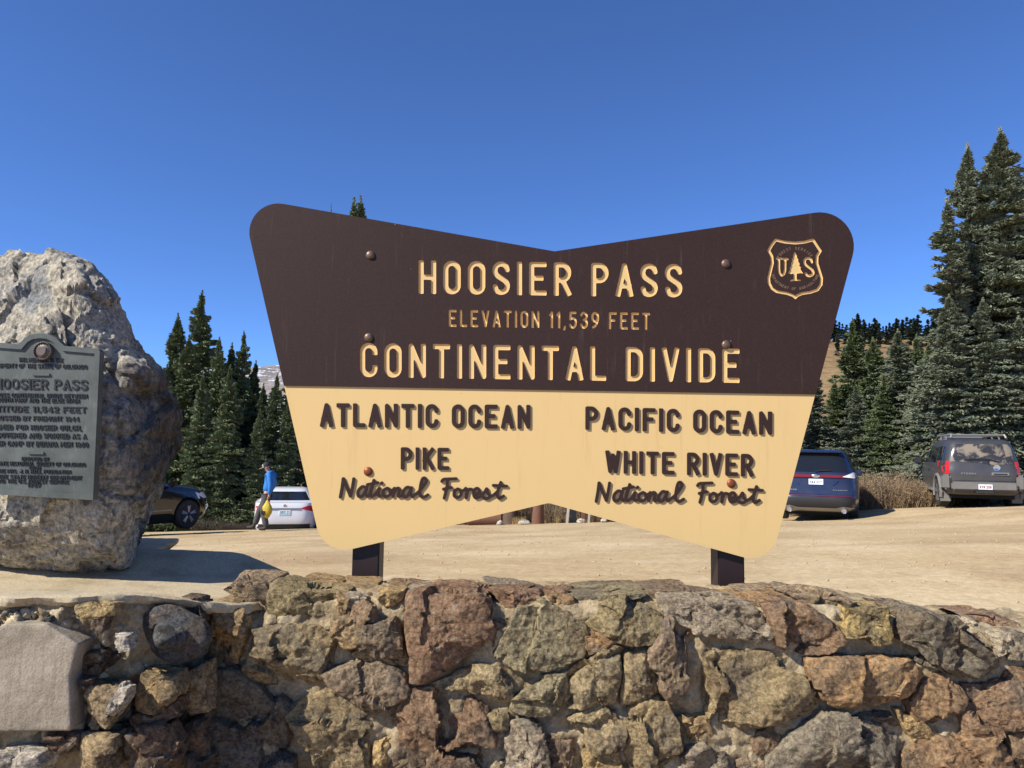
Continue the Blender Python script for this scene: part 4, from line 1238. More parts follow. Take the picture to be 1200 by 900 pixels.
# tiny lettering round the shield
def ring_text(txt, cx, cy, r, a0, a1, H, inward, name):
    st = []; n = len(txt)
    for k, ch in enumerate(txt):
        if ch == ' ': continue
        a = R(a0+(a1-a0)*k/(n-1)); s_, gw = glyph(ch, 0.5)
        rx, ry = r
        c_ = (cx+rx*math.cos(a), cy-ry*math.sin(a))
        rot = (math.pi/2-a) if not inward else (-math.pi/2-a)
        for s in s_:
            q = []
            for x, y in s:
                X = (x-gw/2)*H; Yv = (y-0.5)*H
                q.append((c_[0]+X*math.cos(rot)+Yv*math.sin(rot), c_[1]+X*math.sin(rot)-Yv*math.cos(rot)))
            st.append(q)
    raised(name, px_strokes(st, 0.27, 0.22, 0.05), SY-0.0006, SY+0.0004, M['dull_cream'], emb)
ring_text('FOREST SERVICE', 931.8, 309.5, (22.0, 18.5), 152, 32, 3.0, False, 'small_lettering')
ring_text('DEPARTMENT OF AGRICULTURE', 931.8, 317, (27.0, 21.5), 195, 345, 2.8, True, 'small_lettering')
# raised brown letters on the cream field
for txt, sr, args, kw in (('ATLANTIC OCEAN', 0.175, (375, 621.5, 500.3, 502.5, 472.3), dict(space=0.42, gap=0.15, w=0.37)),
                          ('PACIFIC OCEAN', 0.175, (686, 905, 503.3, 509.6, 476), dict(space=0.42, gap=0.15, w=0.37)),
                          ('PIKE', 0.175, (469.5, 526, 550, 550.8, 524), dict(gap=0.16, w=0.37)),
                          ('WHITE RIVER', 0.175, (709.5, 883, 554.3, 558.5, 527.8), dict(space=0.42, gap=0.14, w=0.37))):
    for ch, ll in place_line(txt, sr, *args, **kw):
        raised('letter', [w_loop(l) for l in ll], SY, SY+TH+0.001, M['brown'], sign)
SCR = [  # traced pen strokes of the two script words, zoomed pixels
 [ [(93,212),(103,160),(110,104)], [(112,104),(128,148),(152,206)], [(153,206),(163,160),(172,104)],
   catmull([(246,156),(222,150),(198,176),(199,205),(222,206),(246,165)]), catmull([(248,152),(240,190),(252,207)]),
   catmull([(252,207),(268,190),(290,112)]), catmull([(284,130),(268,188),(276,208),(298,196)]), [(252,138),(312,126)],
   catmull([(298,196),(322,158),(314,196),(330,206)]), [(334,130),(337,127)],
   catmull([(368,158),(346,172),(346,200),(364,208),(384,192),(382,166),(366,158)]), catmull([(384,178),(402,166)]),
   catmull([(410,158),(402,206)]), catmull([(404,192),(424,160),(440,164),(434,204),(452,204)]),
   catmull([(508,158),(484,152),(462,178),(464,206),(484,206),(506,168)]), catmull([(511,154),(503,190),(516,207)]),
   catmull([(516,207),(560,170),(596,120),(590,98),(574,104),(562,150),(560,196),(580,210),(606,196)]) ],
 [ catmull([(688,116),(700,104),(730,102),(772,100)]), catmull([(722,106),(716,160),(702,214)]), catmull([(698,162),(720,156),(744,152)]),
   catmull([(782,160),(762,174),(762,202),(782,210),(800,194),(798,168),(780,160)]), catmull([(800,176),(826,162)]),
   catmull([(828,156),(838,168),(830,212)]), catmull([(832,190),(848,162),(868,164)]),
   catmull([(878,196),(908,180),(902,158),(884,160),(874,188),(886,212),(914,204)]),
   catmull([(914,204),(940,176),(952,158),(958,182),(970,204),(950,216),(930,208)]), catmull([(958,212),(990,196)]),
   catmull([(990,196),(1016,170),(1034,120)]), catmull([(1030,130),(1014,186),(1024,214),(1050,200)]), [(990,138),(1068,142)] ]]
for ox, oy, sl in ((380, 540, 0.012), (680, 545, 0.006)):
    for word in SCR:
        st = [[(ox+a/5.0, oy+b/5.0+(sl*(a/5.0) if ox > 500 else sl*a/5.0*0.5)) for a, b in s] for s in word]
        raised('script_word', px_strokes(st, 1.72, 0.4, 0.06), SY, SY+TH+0.001, M['brown'], sign)
# carriage bolts
for bx, by, Y, m in ((434, 299, SY, 'bolt'), (850.5, 309, SY, 'bolt'), (432, 395.5, SY, 'bolt'), (851, 404, SY, 'bolt'), (431.5, 552.5, SY+TH, 'bolt_copper'), (857, 566.5, SY+TH, 'bolt_copper')):
    q = at(bx, by, Y); r = 0.0225
    b_ = MB(); b_.lathe([(0.0005, -0.0125)]+[(r*math.sin(a), -0.0125*math.cos(a)) for a in np.linspace(0.2, 1.5, 7)]+[(r*1.0, 0.001)], 'Y', (q.x, Y, q.z), 20)
    b_.build('bolt', M[m], sign, origin='c', sharp=60)
# posts
for a_, b_ in ((413.5, 445), (840, 871)):
    x0, x1 = at(a_, 660, 3.81).x, at(b_, 660, 3.81).x
    mb = MB(); mb.box((x0, 3.788, 0.35), (x1, 3.93, 2.45), bev=0.006); mb.build('post', M['post'], sign, sharp=30, origin='c')

# ================================================================== THE PLAQUE
PY = 3.305
PTH = 0.018
def tilt(x, y):   # the plaque hangs 2.6 degrees clockwise
    return x, y
pq = [(117.5, 412), (116, 409), (76, 405.5), (72, 402), (66, 396), (57, 391.5), (47, 390.5), (37, 392), (29, 396.5), (23, 403.5), (-22, 400), (-29, 578), (109.5, 586)]
pl_o = w_loop(pq, PY); pl_o = pl_o if sarea(pl_o) > 0 else pl_o[::-1]
plaque = empty('memorial_plaque', (at(45, 490, PY).x, PY+PTH, at(45, 586, PY).z), 0, 'weathered grey-green bronze plaque headed HOOSIER PASS bolted to the boulder', 'plaque')
p = Plate(); p.face(pl_o, [], PY+0.004); p.side(pl_o, PY+0.004, PY+0.034); p.build('back_plate', M['plaque'], plaque)
def inset(loop, d):
    n = len(loop); out = []
    for i in range(n):
        a, b, c_ = loop[i-1], loop[i], loop[(i+1) % n]
        u = (b-a)/np.linalg.norm(b-a); v_ = (c_-b)/np.linalg.norm(c_-b)
        n1 = np.array([-u[1], u[0]]); n2 = np.array([-v_[1], v_[0]]); m = n1+n2; m /= np.linalg.norm(m)
        k = d/max(0.4, float(m@n1)); out.append(b+m*k)
    return np.array(out)
p = Plate(); inn = inset(pl_o, 0.022)
p.face(pl_o, [inn[::-1]], PY-0.004); p.side(pl_o, PY-0.004, PY+0.006); p.side(inn, PY-0.004, PY+0.005, inward=True)
p.build('raised_rim', M['plaque'], plaque)
q = at(51.5, 411.5, PY); r = 0.0415
mb = MB(); mb.lathe([(0.0005, -0.014), (r*0.5, -0.0145), (r*0.72, -0.010), (r*0.78, -0.008), (r*0.86, -0.014), (r*0.97, -0.013), (r, -0.008), (r, 0.006)], 'Y', (q.x, PY, q.z), 32)
seal = mb.build('seal', M['plaque_seal'], plaque, origin='c')
# eagle-and-shield relief on the seal, as a small shield, band and ring of pellets
mb = MB()
for k in range(26):
    a = 2*math.pi*k/26; mb.box((q.x+r*.9*math.cos(a)-.0018, PY-.0175, q.z+r*.9*math.sin(a)-.0018), (q.x+r*.9*math.cos(a)+.0018, PY-.012, q.z+r*.9*math.sin(a)+.0018))
mb.build('relief_border', M['plaque_seal'], seal, smooth=False, origin='c')
sh = np.array([(q.x-.018, q.z+.012), (q.x-.018, q.z-.006), (q.x-.010, q.z-.018), (q.x, q.z-.023), (q.x+.010, q.z-.018), (q.x+.018, q.z-.006), (q.x+.018, q.z+.012), (q.x+.009, q.z+.019), (q.x, q.z+.014), (q.x-.009, q.z+.019)])
raised('relief_shield', [sh], PY-.019, PY-.010, M['plaque_seal'], seal)
LN = [('THIS MEMORIAL IS THE', 21.5, 73.5, 425.2, 5.0, .18), ('PROPERTY OF THE STATE OF COLORADO', -9, 101.5, 432.5, 5.2, .18), ('HOOSIER PASS', -7, 102.5, 457.5, 12.5, .18),
      ('ACROSS CONTINENTAL DIVIDE BETWEEN', -12, 102, 466.8, 4.9, .18), ('SOUTH PARK AND THE BLUE RIVER', -4, 93, 472.6, 4.9, .18), ('ALTITUDE 11,542 FEET', -18, 101, 484.2, 7.3, .20),
      ('CROSSED BY FREMONT 1844', -10, 92.5, 494.2, 5.8, .18), ('NAMED FOR HOOSIER GULCH,', -10, 95, 505.0, 6.2, .18), ('DISCOVERED AND WORKED AS A', -15, 101, 514.6, 6.2, .18), ('PLACER CAMP BY INDIANA MEN 1860', -21, 103, 524.3, 6.2, .18),
      ('ERECTED BY', 25, 57, 541.0, 4.4, .18), ('THE STATE HISTORICAL SOCIETY OF COLORADO', -19, 99.5, 547.0, 4.8, .18), ('FROM', 34, 47, 551.0, 3.4, .18), ('THE MRS. J. N. HALL FOUNDATION', -4, 82.5, 555.8, 4.6, .18),
      ('BY THE STATE HIGHWAY DEPARTMENT', -11, 95.5, 562.6, 4.8, .18), ('AND THE U.S. FOREST SERVICE', -5, 80, 567.6, 4.6, .18), ('1959', 32, 47, 572.0, 5.4, .18)]
for txt, x0, x1, yb, H, sr in LN:
    # px of each line's baseline centre are given at x=100; lines rise to the left
    sl = 0.028
    yl = yb-(104-x0)*sl*0.55; yr = yb-(104-x1)*sl*0.55
    loops = []
    for ch, ll in place_line(txt, sr, x0, x1, yl, yr, yl-H, w=0.62, space=0.55, gap=0.16, ser=H > 5.5):
        loops += [(ch, l) for l in ll]
    pp = Plate()
    for ch, l in loops: pass
    for ch, ll in place_line(txt, sr, x0, x1, yl, yr, yl-H, w=0.62, space=0.55, gap=0.16, ser=H > 5.5):
        lw = [w_loop(l, PY) for l in ll]
        o_, h_ = split_loops(lw)
        for a in o_:
            hh = [z_ for z_ in h_ if inside(z_[0], a)]
            pp.face(a, hh, PY+0.0005); pp.side(a, PY+0.0005, PY+0.0045)
            for z_ in hh: pp.side(z_, PY+0.0005, PY+0.0045)
    big = H > 11
    pp.build('text_line', M['plaque_dark'], plaque)
for (x0, x1, yy) in ((38, 58, 438), (33, 51, 530)):
    mb = MB(); a_ = at(x0, yy, PY); b_ = at(x1, yy+1.2, PY)
    mb.box((a_.x, PY-0.002, b_.z-.004), (b_.x, PY+0.005, a_.z+.002)); mb.build('rule_bar', M['plaque'], plaque, smooth=False, origin='c')

# ================================================================== CONIFERS
def conifer(seed, h=10.0, r=2.0, boughs=240, twigs=70, droop=0.35, tip=0.16, tops=1, gap=0.0, tl=0.20, tw=0.05, low=0.03, pw=0.75):
    rs = np.random.RandomState(seed); Vs, Fs, n0 = [], [], 0
    bm_v = []
    t = np.sort(low+(0.985-low)*(rs.rand(boughs)**0.82))
    t = 1-(1-t)**1.0
    az = rs.rand(boughs)*2*math.pi
    # sectors that lack branches give gaps and an uneven outline
    lump = 0.82+0.55*vnoise(np.stack([np.cos(az)*1.3+seed, np.sin(az)*1.3, t*9], -1), seed)
    Lb = r*((1-t)**pw+0.03)*lump*rs.uniform(0.60, 1.18, boughs)
    Lb = np.maximum(Lb, 0.035*r)*(0.35+0.65*sst(0.0, 0.10, 1-t))
    if gap > 0:
        kill = vnoise(np.stack([np.cos(az)*1.6+3, np.sin(az)*1.6+seed, t*14], -1), seed+3) < -1+gap*2
        Lb = np.where(kill, Lb*0.35, Lb)
    rise = 0.55*t-0.30+rs.normal(0, 0.09, boughs)       # upper boughs climb, lower ones hang
    P = []
    for k in range(boughs):
        m = max(6, int(twigs*(0.25+0.75*Lb[k]/r)*rs.uniform(0.8, 1.2)))
        s = rs.rand(m)**0.62
        L = Lb[k]
        side = rs.choice([-1, 1], m)*(rs.rand(m)**0.8)*0.42*L*np.sin(np.clip(1.08-s, 0, 1)*math.pi*0.62)*1.0
        out = s*L
        zz_ = h*t[k]+rise[k]*out-droop*0.35*(s**2)*L+0.12*L*np.maximum(0, s-0.75)*2 - np.abs(side)*0.18+rs.normal(0, 0.035, m)
        ca, sa = math.cos(az[k]), math.sin(az[k])
        x = ca*out-sa*side; y = sa*out+ca*side
        d = np.stack([ca*0.8-sa*np.sign(side)*0.55, sa*0.8+ca*np.sign(side)*0.55, np.full(m, rise[k]*0.6)+rs.normal(0, .25, m)], -1)
        P.append(np.concatenate([np.stack([x, y, zz_], -1), d, np.full((m, 1), 0.75+0.25*(L/r))], -1))
    # leader tips
    m = 26; s = rs.rand(m); P.append(np.concatenate([np.stack([rs.normal(0, .03, m), rs.normal(0, .03, m), h*(0.965+0.035*s)], -1), np.stack([rs.normal(0, .3, m), rs.normal(0, .3, m), np.full(m, 1.0)], -1), np.full((m, 1), .55)], -1))
    m = 9; P.append(np.concatenate([np.stack([rs.normal(0, .012, m), rs.normal(0, .012, m), h+np.linspace(0, .13, m)], -1), np.stack([rs.normal(0, .08, m), rs.normal(0, .08, m), np.full(m, 1.6)], -1), np.full((m, 1), .42)], -1))
    P = np.concatenate(P); c = P[:, :3]; d = P[:, 3:6]; sc = P[:, 6:7]
    d = d+rs.normal(0, 0.33, d.shape); d /= np.linalg.norm(d, axis=1, keepdims=True)
    up = rs.normal(0, 1, d.shape)+np.array([0, 0, 1.2]); a = np.cross(d, up); a /= np.linalg.norm(a, axis=1, keepdims=True); b = np.cross(d, a)
    ln = tl*sc*rs.uniform(0.6, 1.3, (len(c), 1)); wd = tw*rs.uniform(0.7, 1.3, (len(c), 1))
    q = []
    for e in (a, b):
        q.append(np.stack([c-d*ln*0.5, c-d*ln*0.02+e*wd, c+d*ln*0.62, c-d*ln*0.02-e*wd], 1))
    q = np.stack(q, 1).reshape(-1, 3)
    i = np.arange(len(c)*2)*4
    f = np.concatenate([np.stack([i, i+1, i+2], -1), np.stack([i, i+2, i+3], -1)])
    # trunk and a bare bough structure
    mb = MB()
    lean = (0.0, 0.0)
    mb.tube([(lean[0]*k_, lean[1]*k_, h*k_/8) for k_ in range(9)], [0.018*h*(1-k_/8.3)+0.01 for k_ in range(9)], 7)
    for k in range(0, boughs, 3):
        if Lb[k] > 0.4*r or t[k] > 0.5:
            ca, sa = math.cos(az[k]), math.sin(az[k]); L = Lb[k]*0.85
            mb.tube([(0, 0, h*t[k]), (ca*L*.5, sa*L*.5, h*t[k]+rise[k]*L*.5-droop*.09*L), (ca*L, sa*L, h*t[k]+rise[k]*L-droop*.3*L)], [0.03, 0.018, 0.006], 4, caps=False)
    return (q, f), mb
def make_proto(seed, **kw):
    (q, f), mb = conifer(seed, **kw)
    me = bpy.data.meshes.new('crown')
    me.vertices.add(len(q)); me.vertices.foreach_set('co', q.astype(np.float32).ravel())
    me.loops.add(len(f)*3); me.loops.foreach_set('vertex_index', f.astype(np.int32).ravel())
    me.polygons.add(len(f)); me.polygons.foreach_set('loop_start', np.arange(0, len(f)*3, 3, dtype=np.int32)); me.polygons.foreach_set('loop_total', np.full(len(f), 3, dtype=np.int32))
    me.update(calc_edges=True)
    tm = bpy.data.meshes.new('trunk'); tm.from_pydata(mb.v, [], mb.f); tm.materials.append(M['bark'])
    return me, tm
PROTO = {
 'big': make_proto(1, h=12.6, r=2.9, boughs=520, twigs=270, droop=.35, gap=.40, tl=.20, tw=.034, pw=.95),
 'big2': make_proto(2, h=12.0, r=2.6, boughs=460, twigs=240, droop=.3, gap=.38, tl=.20, tw=.034, pw=.95),
 'a': make_proto(3, h=10, r=2.35, boughs=420, twigs=130, droop=.4, gap=.28, tl=.20, tw=.036, pw=1.0),
 'b': make_proto(4, h=10, r=2.0, boughs=400, twigs=120, droop=.4, gap=.30, tl=.20, tw=.036, pw=1.0),
 'c': make_proto(5, h=10, r=2.4, boughs=430, twigs=140, droop=.45, gap=.26, tl=.20, tw=.036, pw=1.0),
 'thin': make_proto(6, h=10, r=1.0, boughs=260, twigs=70, droop=.3, gap=.3, tl=.18, tw=.032, pw=.7),
 'far': make_proto(7, h=5, r=0.95, boughs=80, twigs=18, tl=.34, tw=.12, pw=.9),
 'far2': make_proto(8, h=5, r=0.75, boughs=70, twigs=16, tl=.34, tw=.12, pw=.9),
}
for _k in PROTO: PROTO[_k][0].materials.append(M['spruce_green'])
def crown(key, mat, e):
    c = bpy.data.objects.new('crown', PROTO[key][0]); COL.objects.link(c); c.parent = e
    c.material_slots[0].link = 'OBJECT'; c.material_slots[0].material = M[mat]
    return c
def tree(px, py, Y, key, mat, label, group, wide=1.0, parts=True, base=None):
    top = at(px, py, Y); x = top.x; g = float(ground_z(x, Y))-0.15
    hh = {'big': 12.6, 'big2': 12.0, 'far': 5, 'far2': 5}.get(key, 10.0)
    s = (top.z-g)/hh
    e = empty('spruce_tree', (x, Y, g), random.Random(int(px*7+Y*13)).uniform(0, 6.28), label, 'tree', group)
    e.scale = (s*wide*1.1, s*wide*1.1, s)
    crown(key, mat, e)
    if parts:
        t_ = bpy.data.objects.new('trunk', PROTO[key][1]); COL.objects.link(t_); t_.parent = e
    return e
GR = 'spruce trees along the right edge of the lot'
GL = 'spruce trees along the left edge of the lot'
# tall clump at the right edge of the photograph
tree(1172, 153, 24.5, 'big', 'spruce_blue', 'tallest blue-green spruce at the right, its top against the sky', GR, 1.06)
tree(1134, 172, 25.2, 'big2', 'spruce_blue', 'second tallest spruce of the right clump, slim pointed top', GR, 1.0)
tree(1152, 205, 26.4, 'big2', 'spruce_blue', 'spruce tucked between the two tallest tops at the right', GR, 1.0)
tree(1110, 236, 24.0, 'thin', 'spruce_blue', 'narrow spruce forming the left shoulder of the tall right clump', GR, 1.35)
tree(1204, 190, 25.5, 'big', 'spruce_blue', 'spruce cut by the right edge of the picture behind the dusty SUV', GR, 1.0)
tree(1112, 348, 23.2, 'c', 'spruce_blue', 'lower full spruce at the left foot of the tall right clump', GR, 1.25)
tree(1152, 352, 23.0, 'a', 'spruce_blue', 'broad lower spruce rising directly behind the dusty SUV', GR, 1.3)
tree(1194, 372, 23.4, 'c', 'spruce_blue', 'lower spruce at the right edge behind the dusty SUV', GR, 1.2)
tree(1230, 250, 25.0, 'big2', 'spruce_blue', 'spruce just outside the right edge of the picture', GR, 1.0)
for px, py, Y, k, lb, wd in ((955, 432, 29, 'c', 'dark spruce just right of the sign edge above the blue SUV', 1.05), (978, 448, 31, 'b', 'small dark spruce behind the blue SUV, second from the sign', 1.1),
                  (999, 376, 32, 'a', 'tall pointed spruce above the blue SUV in front of the brown hill', 1.0), (1023, 398, 30, 'b', 'slender spruce between two taller ones above the dry willows', 1.0),
                  (1052, 388, 28, 'c', 'broad spruce with bluish face in the middle above the dry willows', 1.05), (1074, 394, 34, 'b', 'spruce peeking up behind the broad bluish one', .9),
                  (1089, 402, 33, 'b', 'spruce top beside the left side of the tall right clump', .95), (1036, 440, 27.5, 'a', 'shorter spruce low in front of the middle group at the right', 1.0),
                  (1003, 452, 28.5, 'c', 'shorter spruce low behind the right rear corner of the blue SUV', 1.0), (935, 470, 30, 'a', 'dark spruce mostly hidden by the right end of the sign', 1.0), (1082, 455, 26.5, 'b', 'short spruce behind the front of the dusty SUV', 1.1)):
    tree(px, py, Y, k, 'spruce_green' if k != 'c' else 'spruce_blue', lb, GR, wd*1.3)
for px, py, Y, k, lb, wd in ((237, 344, 27, 'a', 'tallest spruce of the left group, nearest the boulder', .95), (209, 371, 28.5, 'b', 'spruce with paler top beside the boulder, left of the tallest', 1.0),
                  (222, 396, 26, 'b', 'spruce in front of the tallest one of the left group', 1.1), (257, 398, 25.6, 'c', 'full rounded spruce left of the centre of the left group', .85),
                  (286, 391, 27.5, 'a', 'sharp topped spruce above the person in blue', .82), (309, 452, 27, 'b', 'short dark spruce right of the sharp topped one', 1.0),
                  (325, 440, 26, 'c', 'spruce next to the left end of the sign above the white sedan', .8), (347, 416, 27, 'a', 'spruce partly hidden by the left end of the sign', .8),
                  (300, 425, 28.5, 'a', 'spruce standing behind the sharp topped one, to its right', .9), (272, 405, 28.0, 'b', 'spruce between the tallest and the sharp topped one', 1.0), (185, 452, 25.5, 'c', 'low spruce at the edge of the boulder above the black car', .8), (338, 470, 25, 'c', 'low full spruce just left of the sign behind the white sedan', .8), (305, 480, 24.6, 'c', 'low full spruce behind the head of the person in blue', .85),
                  (196, 430, 26.5, 'b', 'spruce right beside the dark flank of the boulder', 1.0), (270, 430, 24.6, 'a', 'near spruce with branches to the ground behind the person', .95), (238, 440, 24.8, 'c', 'near low spruce behind the nose of the black car', .85)):
    tree(px, py, Y, k, 'spruce_green', lb, GL, wd)
tree(415, 236, 27, 'thin', 'spruce_green', 'slim twin topped spruce whose left tip pokes above the sign', GL, .95)
tree(423, 234, 27.2, 'thin', 'spruce_green', 'slim spruce whose right tip pokes above the sign', GL, .95)
tree(388, 243, 29, 'thin', 'spruce_green', 'thin nearly bare tip just left of the one above the sign', GL, .2)
rj = random.Random(3)
HID = [(100, 400), (60, 380), (20, 410), (-30, 380), (-80, 400), (-140, 370), (-200, 420), (455, 330), (490, 360), (530, 380), (575, 370), (610, 400), (650, 380), (690, 390), (730, 370), (770, 390), (810, 380), (850, 395), (890, 405), (1270, 330), (1310, 300), (1370, 340)]
ORDH = ['', 'first', 'second', 'third', 'fourth', 'fifth', 'sixth', 'seventh', 'eighth', 'ninth', 'tenth', 'eleventh', 'twelfth', 'thirteenth', 'fourteenth', 'fifteenth', 'sixteenth']
for k, (px, py) in enumerate(HID):
    Y = rj.uniform(27, 32)
    where = 'behind the boulder' if px < 150 else ('beyond the right edge of the picture' if px > 1200 else 'behind the sign')
    tree(px, py, Y, rj.choice('abc'), rj.choice(['spruce_green', 'spruce_dark']), ORDH[sum(1 for q in HID[:k+1] if (q[0] < 150) == (px < 150) and (q[0] > 1200) == (px > 1200))]+' spruce from the left hidden '+where, 'hidden spruces in the row behind the lot', rj.uniform(.85, 1.1))
# ridge trees on the brown hill
rc_ = {}
ORD0 = ['', 'first', 'second', 'third', 'fourth', 'fifth', 'sixth', 'seventh', 'eighth', 'ninth', 'tenth', 'eleventh', 'twelfth', 'thirteenth', 'fourteenth', 'fifteenth', 'sixteenth']
def ridge_label(px, hp):
    size = 'tiny' if hp < 19 else ('small' if hp < 24 else ('middling' if hp < 29 else 'tall'))
    if px < 962: w = 'behind the right end of the sign'
    elif px < 990: w = 'just right of the sign edge'
    elif px < 1015: w = 'above the pointed middle spruce'
    elif px < 1040: w = 'above the middle gap'
    elif px < 1065: w = 'above the broad bluish spruce'
    elif px < 1095: w = 'next to the tall right clump'
    elif px < 1200: w = 'behind the tall right clump'
    else: w = 'beyond the right edge of the picture'
    rc_[w] = rc_.get(w, 0)+1; n_ = rc_[w]
    return (ORD0[n_]+' skyline spruce from the left, '+size+' and dark, ' if n_ < len(ORD0) and px < 1100 else size+' dark skyline spruce ')+w
k = 0
for px in np.arange(925, 1330, 3.3):
    Y = rj.uniform(166, 206); px_ = px+rj.uniform(-2, 2)
    hp = rj.uniform(17, 33)*(0.75 if px < 1000 else 1.0)
    X = at(px_, 390, Y).x; g = float(ground_z(X, Y)); s = hp/900*Y/5.0
    e = empty('ridge_spruce', (X, Y, g-0.3), rj.uniform(0, 6), ridge_label(px_, hp), 'tree', 'small dark spruces along the hill skyline')
    e.scale = (s*1.9, s*1.9, s)
    crown(rj.choice(['far', 'far2']), 'spruce_dark', e)
for px, py, Y in ((981, 376, 150), (1010, 372, 160), (1052, 384, 140), (1030, 372, 165), (1000, 384, 130), (1078, 386, 145)):
    g = at(px, py, Y); gg = float(ground_z(g.x, Y)); s = max(.4, (g.z-gg)/5.0)
    e = empty('ridge_spruce', (g.x, Y, gg-.2), rj.uniform(0, 6), 'dark spruce standing lower on the open brown slope at the right', 'tree', 'dark spruces on the open brown slope')
    e.scale = (min(s, .9)*1.3, min(s, .9)*1.3, min(s, .9))
    crown('far', 'spruce_dark', e)

# ================================================================== SHRUBS AND DRY GRASS
def shrub_mesh(seed, n=420, h=1.1, r=0.8, w=0.012, curl=0.35, leaf=0.5):
    rs = np.random.RandomState(seed); V_, F_ = [], []
    base = rs.normal(0, r*0.28, (n, 2)); d = base/(np.linalg.norm(base, axis=1, keepdims=True)+1e-6)
    ln = h*rs.uniform(0.45, 1.05, n); lean = rs.uniform(0.05, 0.62, n)*r
    b0 = 0
    for k in range(n):
        a = rs.uniform(0, 6.28); side = np.array([math.cos(a), math.sin(a), 0])*w
        pts = []
        for j in range(4):
            t_ = j/3; xy = base[k]+d[k]*lean[k]*t_**1.5+rs.normal(0, .03, 2)
            pts.append(np.array([xy[0], xy[1], ln[k]*t_*(1-.12*curl*t_)]))
        for j, p_ in enumerate(pts):
            ww = side*(1-j/3.4); V_ += [p_-ww, p_+ww]
        for j in range(3): F_.append((b0+2*j, b0+2*j+1, b0+2*j+3, b0+2*j+2))
        b0 += 8
        for j in range(int(leaf*8)):
            t_ = rs.uniform(.35, 1); q_ = pts[1]*(1-t_)+pts[3]*t_+rs.normal(0, .05, 3); e1 = rs.normal(0, 1, 3); e1 /= np.linalg.norm(e1); e2 = rs.normal(0, 1, 3); e2 /= np.linalg.norm(e2)
            V_ += [q_, q_+e1*.07, q_+e2*.022+e1*.035]; F_.append((b0, b0+1, b0+2)); b0 += 3
    me = bpy.data.meshes.new('shrub'); me.from_pydata([tuple(map(float, p_)) for p_ in V_], [], F_); return me
SHM = [shrub_mesh(k, n=560, h=1.2, r=.95, w=.009) for k in range(3)]
for m_ in SHM: m_.materials.append(M['twig'])
SHD = shrub_mesh(12, n=420, h=.9, r=.9); SHD.materials.append(simple('dark_scrub_twigs', hexc('50483a'), .9, var=.4, scale=6))
GRM = shrub_mesh(9, n=260, h=.5, r=.5, w=.010, leaf=0); GRM.materials.append(M['straw'])
ORD = ['', 'first', 'second', 'third', 'fourth', 'fifth', 'sixth', 'seventh', 'eighth', 'ninth', 'tenth', 'eleventh', 'twelfth', 'thirteenth', 'fourteenth', 'fifteenth', 'sixteenth', 'seventeenth', 'eighteenth', 'nineteenth', 'twentieth']; cnt_ = {}
spots = []
for px in np.arange(1004, 1092, 8.5): spots.append((px, rj.uniform(22.6, 25.5), 1.0))
for px in np.arange(1008, 1100, 11): spots.append((px, rj.uniform(21.9, 22.6), .72))
for px in np.arange(1184, 1260, 12): spots.append((px, rj.uniform(22.3, 23.6), .8))
for px in np.arange(930, 1002, 14): spots.append((px, rj.uniform(22.6, 24.5), .8))
for k, (px, Y, s) in enumerate(spots):
    x = at(px, 590, Y).x
    o = bpy.data.objects.new('willow_shrub', SHM[k % 3]); COL.objects.link(o)
    o.location = (x, Y, float(ground_z(x, Y))-.05); o.rotation_euler = (0, 0, rj.uniform(0, 6.28)); sc2 = s*rj.uniform(.85, 1.15); o.scale = (sc2, sc2, sc2*rj.uniform(.6, 1.0))
    side = 'between the two SUVs' if px < 1100 else ('behind the dusty SUV')
    if px < 1003: side = 'behind the blue SUV'
    row = 'near' if Y < 22.65 else 'rear'
    cnt_[(side, row)] = cnt_.get((side, row), 0)+1
    tag(o, ORD[cnt_[(side, row)]]+' leafless tan willow shrub from the left, '+row+' row '+side, 'shrub', 'leafless willow shrubs '+side)
for px in list(np.arange(240, 296, 13))+list(np.arange(530, 735, 13)):
    Y = rj.uniform(21.6, 23.0)+(0.9 if px < 400 else 0); x = at(px, 612, Y).x
    o = bpy.data.objects.new('low_shrub' if px < 400 else 'grass_tuft', (SHD if px < 400 else SHM[int(px) % 3]) if (px < 400 or int(px) % 2) else GRM); COL.objects.link(o)
    s = rj.uniform(.35, .6) if px < 400 else rj.uniform(.5, .8)
    o.location = (x, Y, float(ground_z(x, Y))-.04); o.rotation_euler = (0, 0, rj.uniform(0, 6)); o.scale = (s, s, s)
    kk = 'l' if px < 400 else 'r'; cnt_[kk] = cnt_.get(kk, 0)+1
    if px < 400: tag(o, ORD[cnt_[kk]]+' low leafless shrub right of the black car, below the left spruces', 'shrub', 'low shrubs along the left lot edge')
    else: tag(o, ORD[cnt_[kk]]+' dry grass tuft from the left in the gap under the sign', 'grass tuft', 'dry tufts seen under the sign')

# ================================================================== VEHICLES
def paint(name, col, rough=0.3, dust=0.25, dustc=hexc('8a7a62'), coat=0.6):
    t = NT(name)
    n = t.noise(3.0, 5, 0.65); sx = t.n.new('ShaderNodeSeparateXYZ'); t.l.new(t.tc.outputs['Object'], sx.inputs[0])
    low = t.val(sx.outputs[2], 0.2, 1.3, 1.0, 0.25)
    f = t.math('MULTIPLY', t.val(n, 0.35, 0.7, 0.3, 1.0), t.math('MULTIPLY', low, dust))
    c = t.mix(f, col, dustc)
    return t.out(c, t.val(f, 0, 0.6, rough, 0.85), None, spec=0.5, Coat_Weight=coat*(1-dust), Coat_Roughness=0.06)
M['paint_blue'] = paint('navy_blue_car_paint', hexc('10203f'), .25, .14)
M['paint_black'] = paint('black_car_paint', (0.006, 0.0065, 0.008), .15, .0, coat=.8)
M['paint_white'] = paint('white_car_paint', (0.72, 0.73, 0.75), .3, .08)
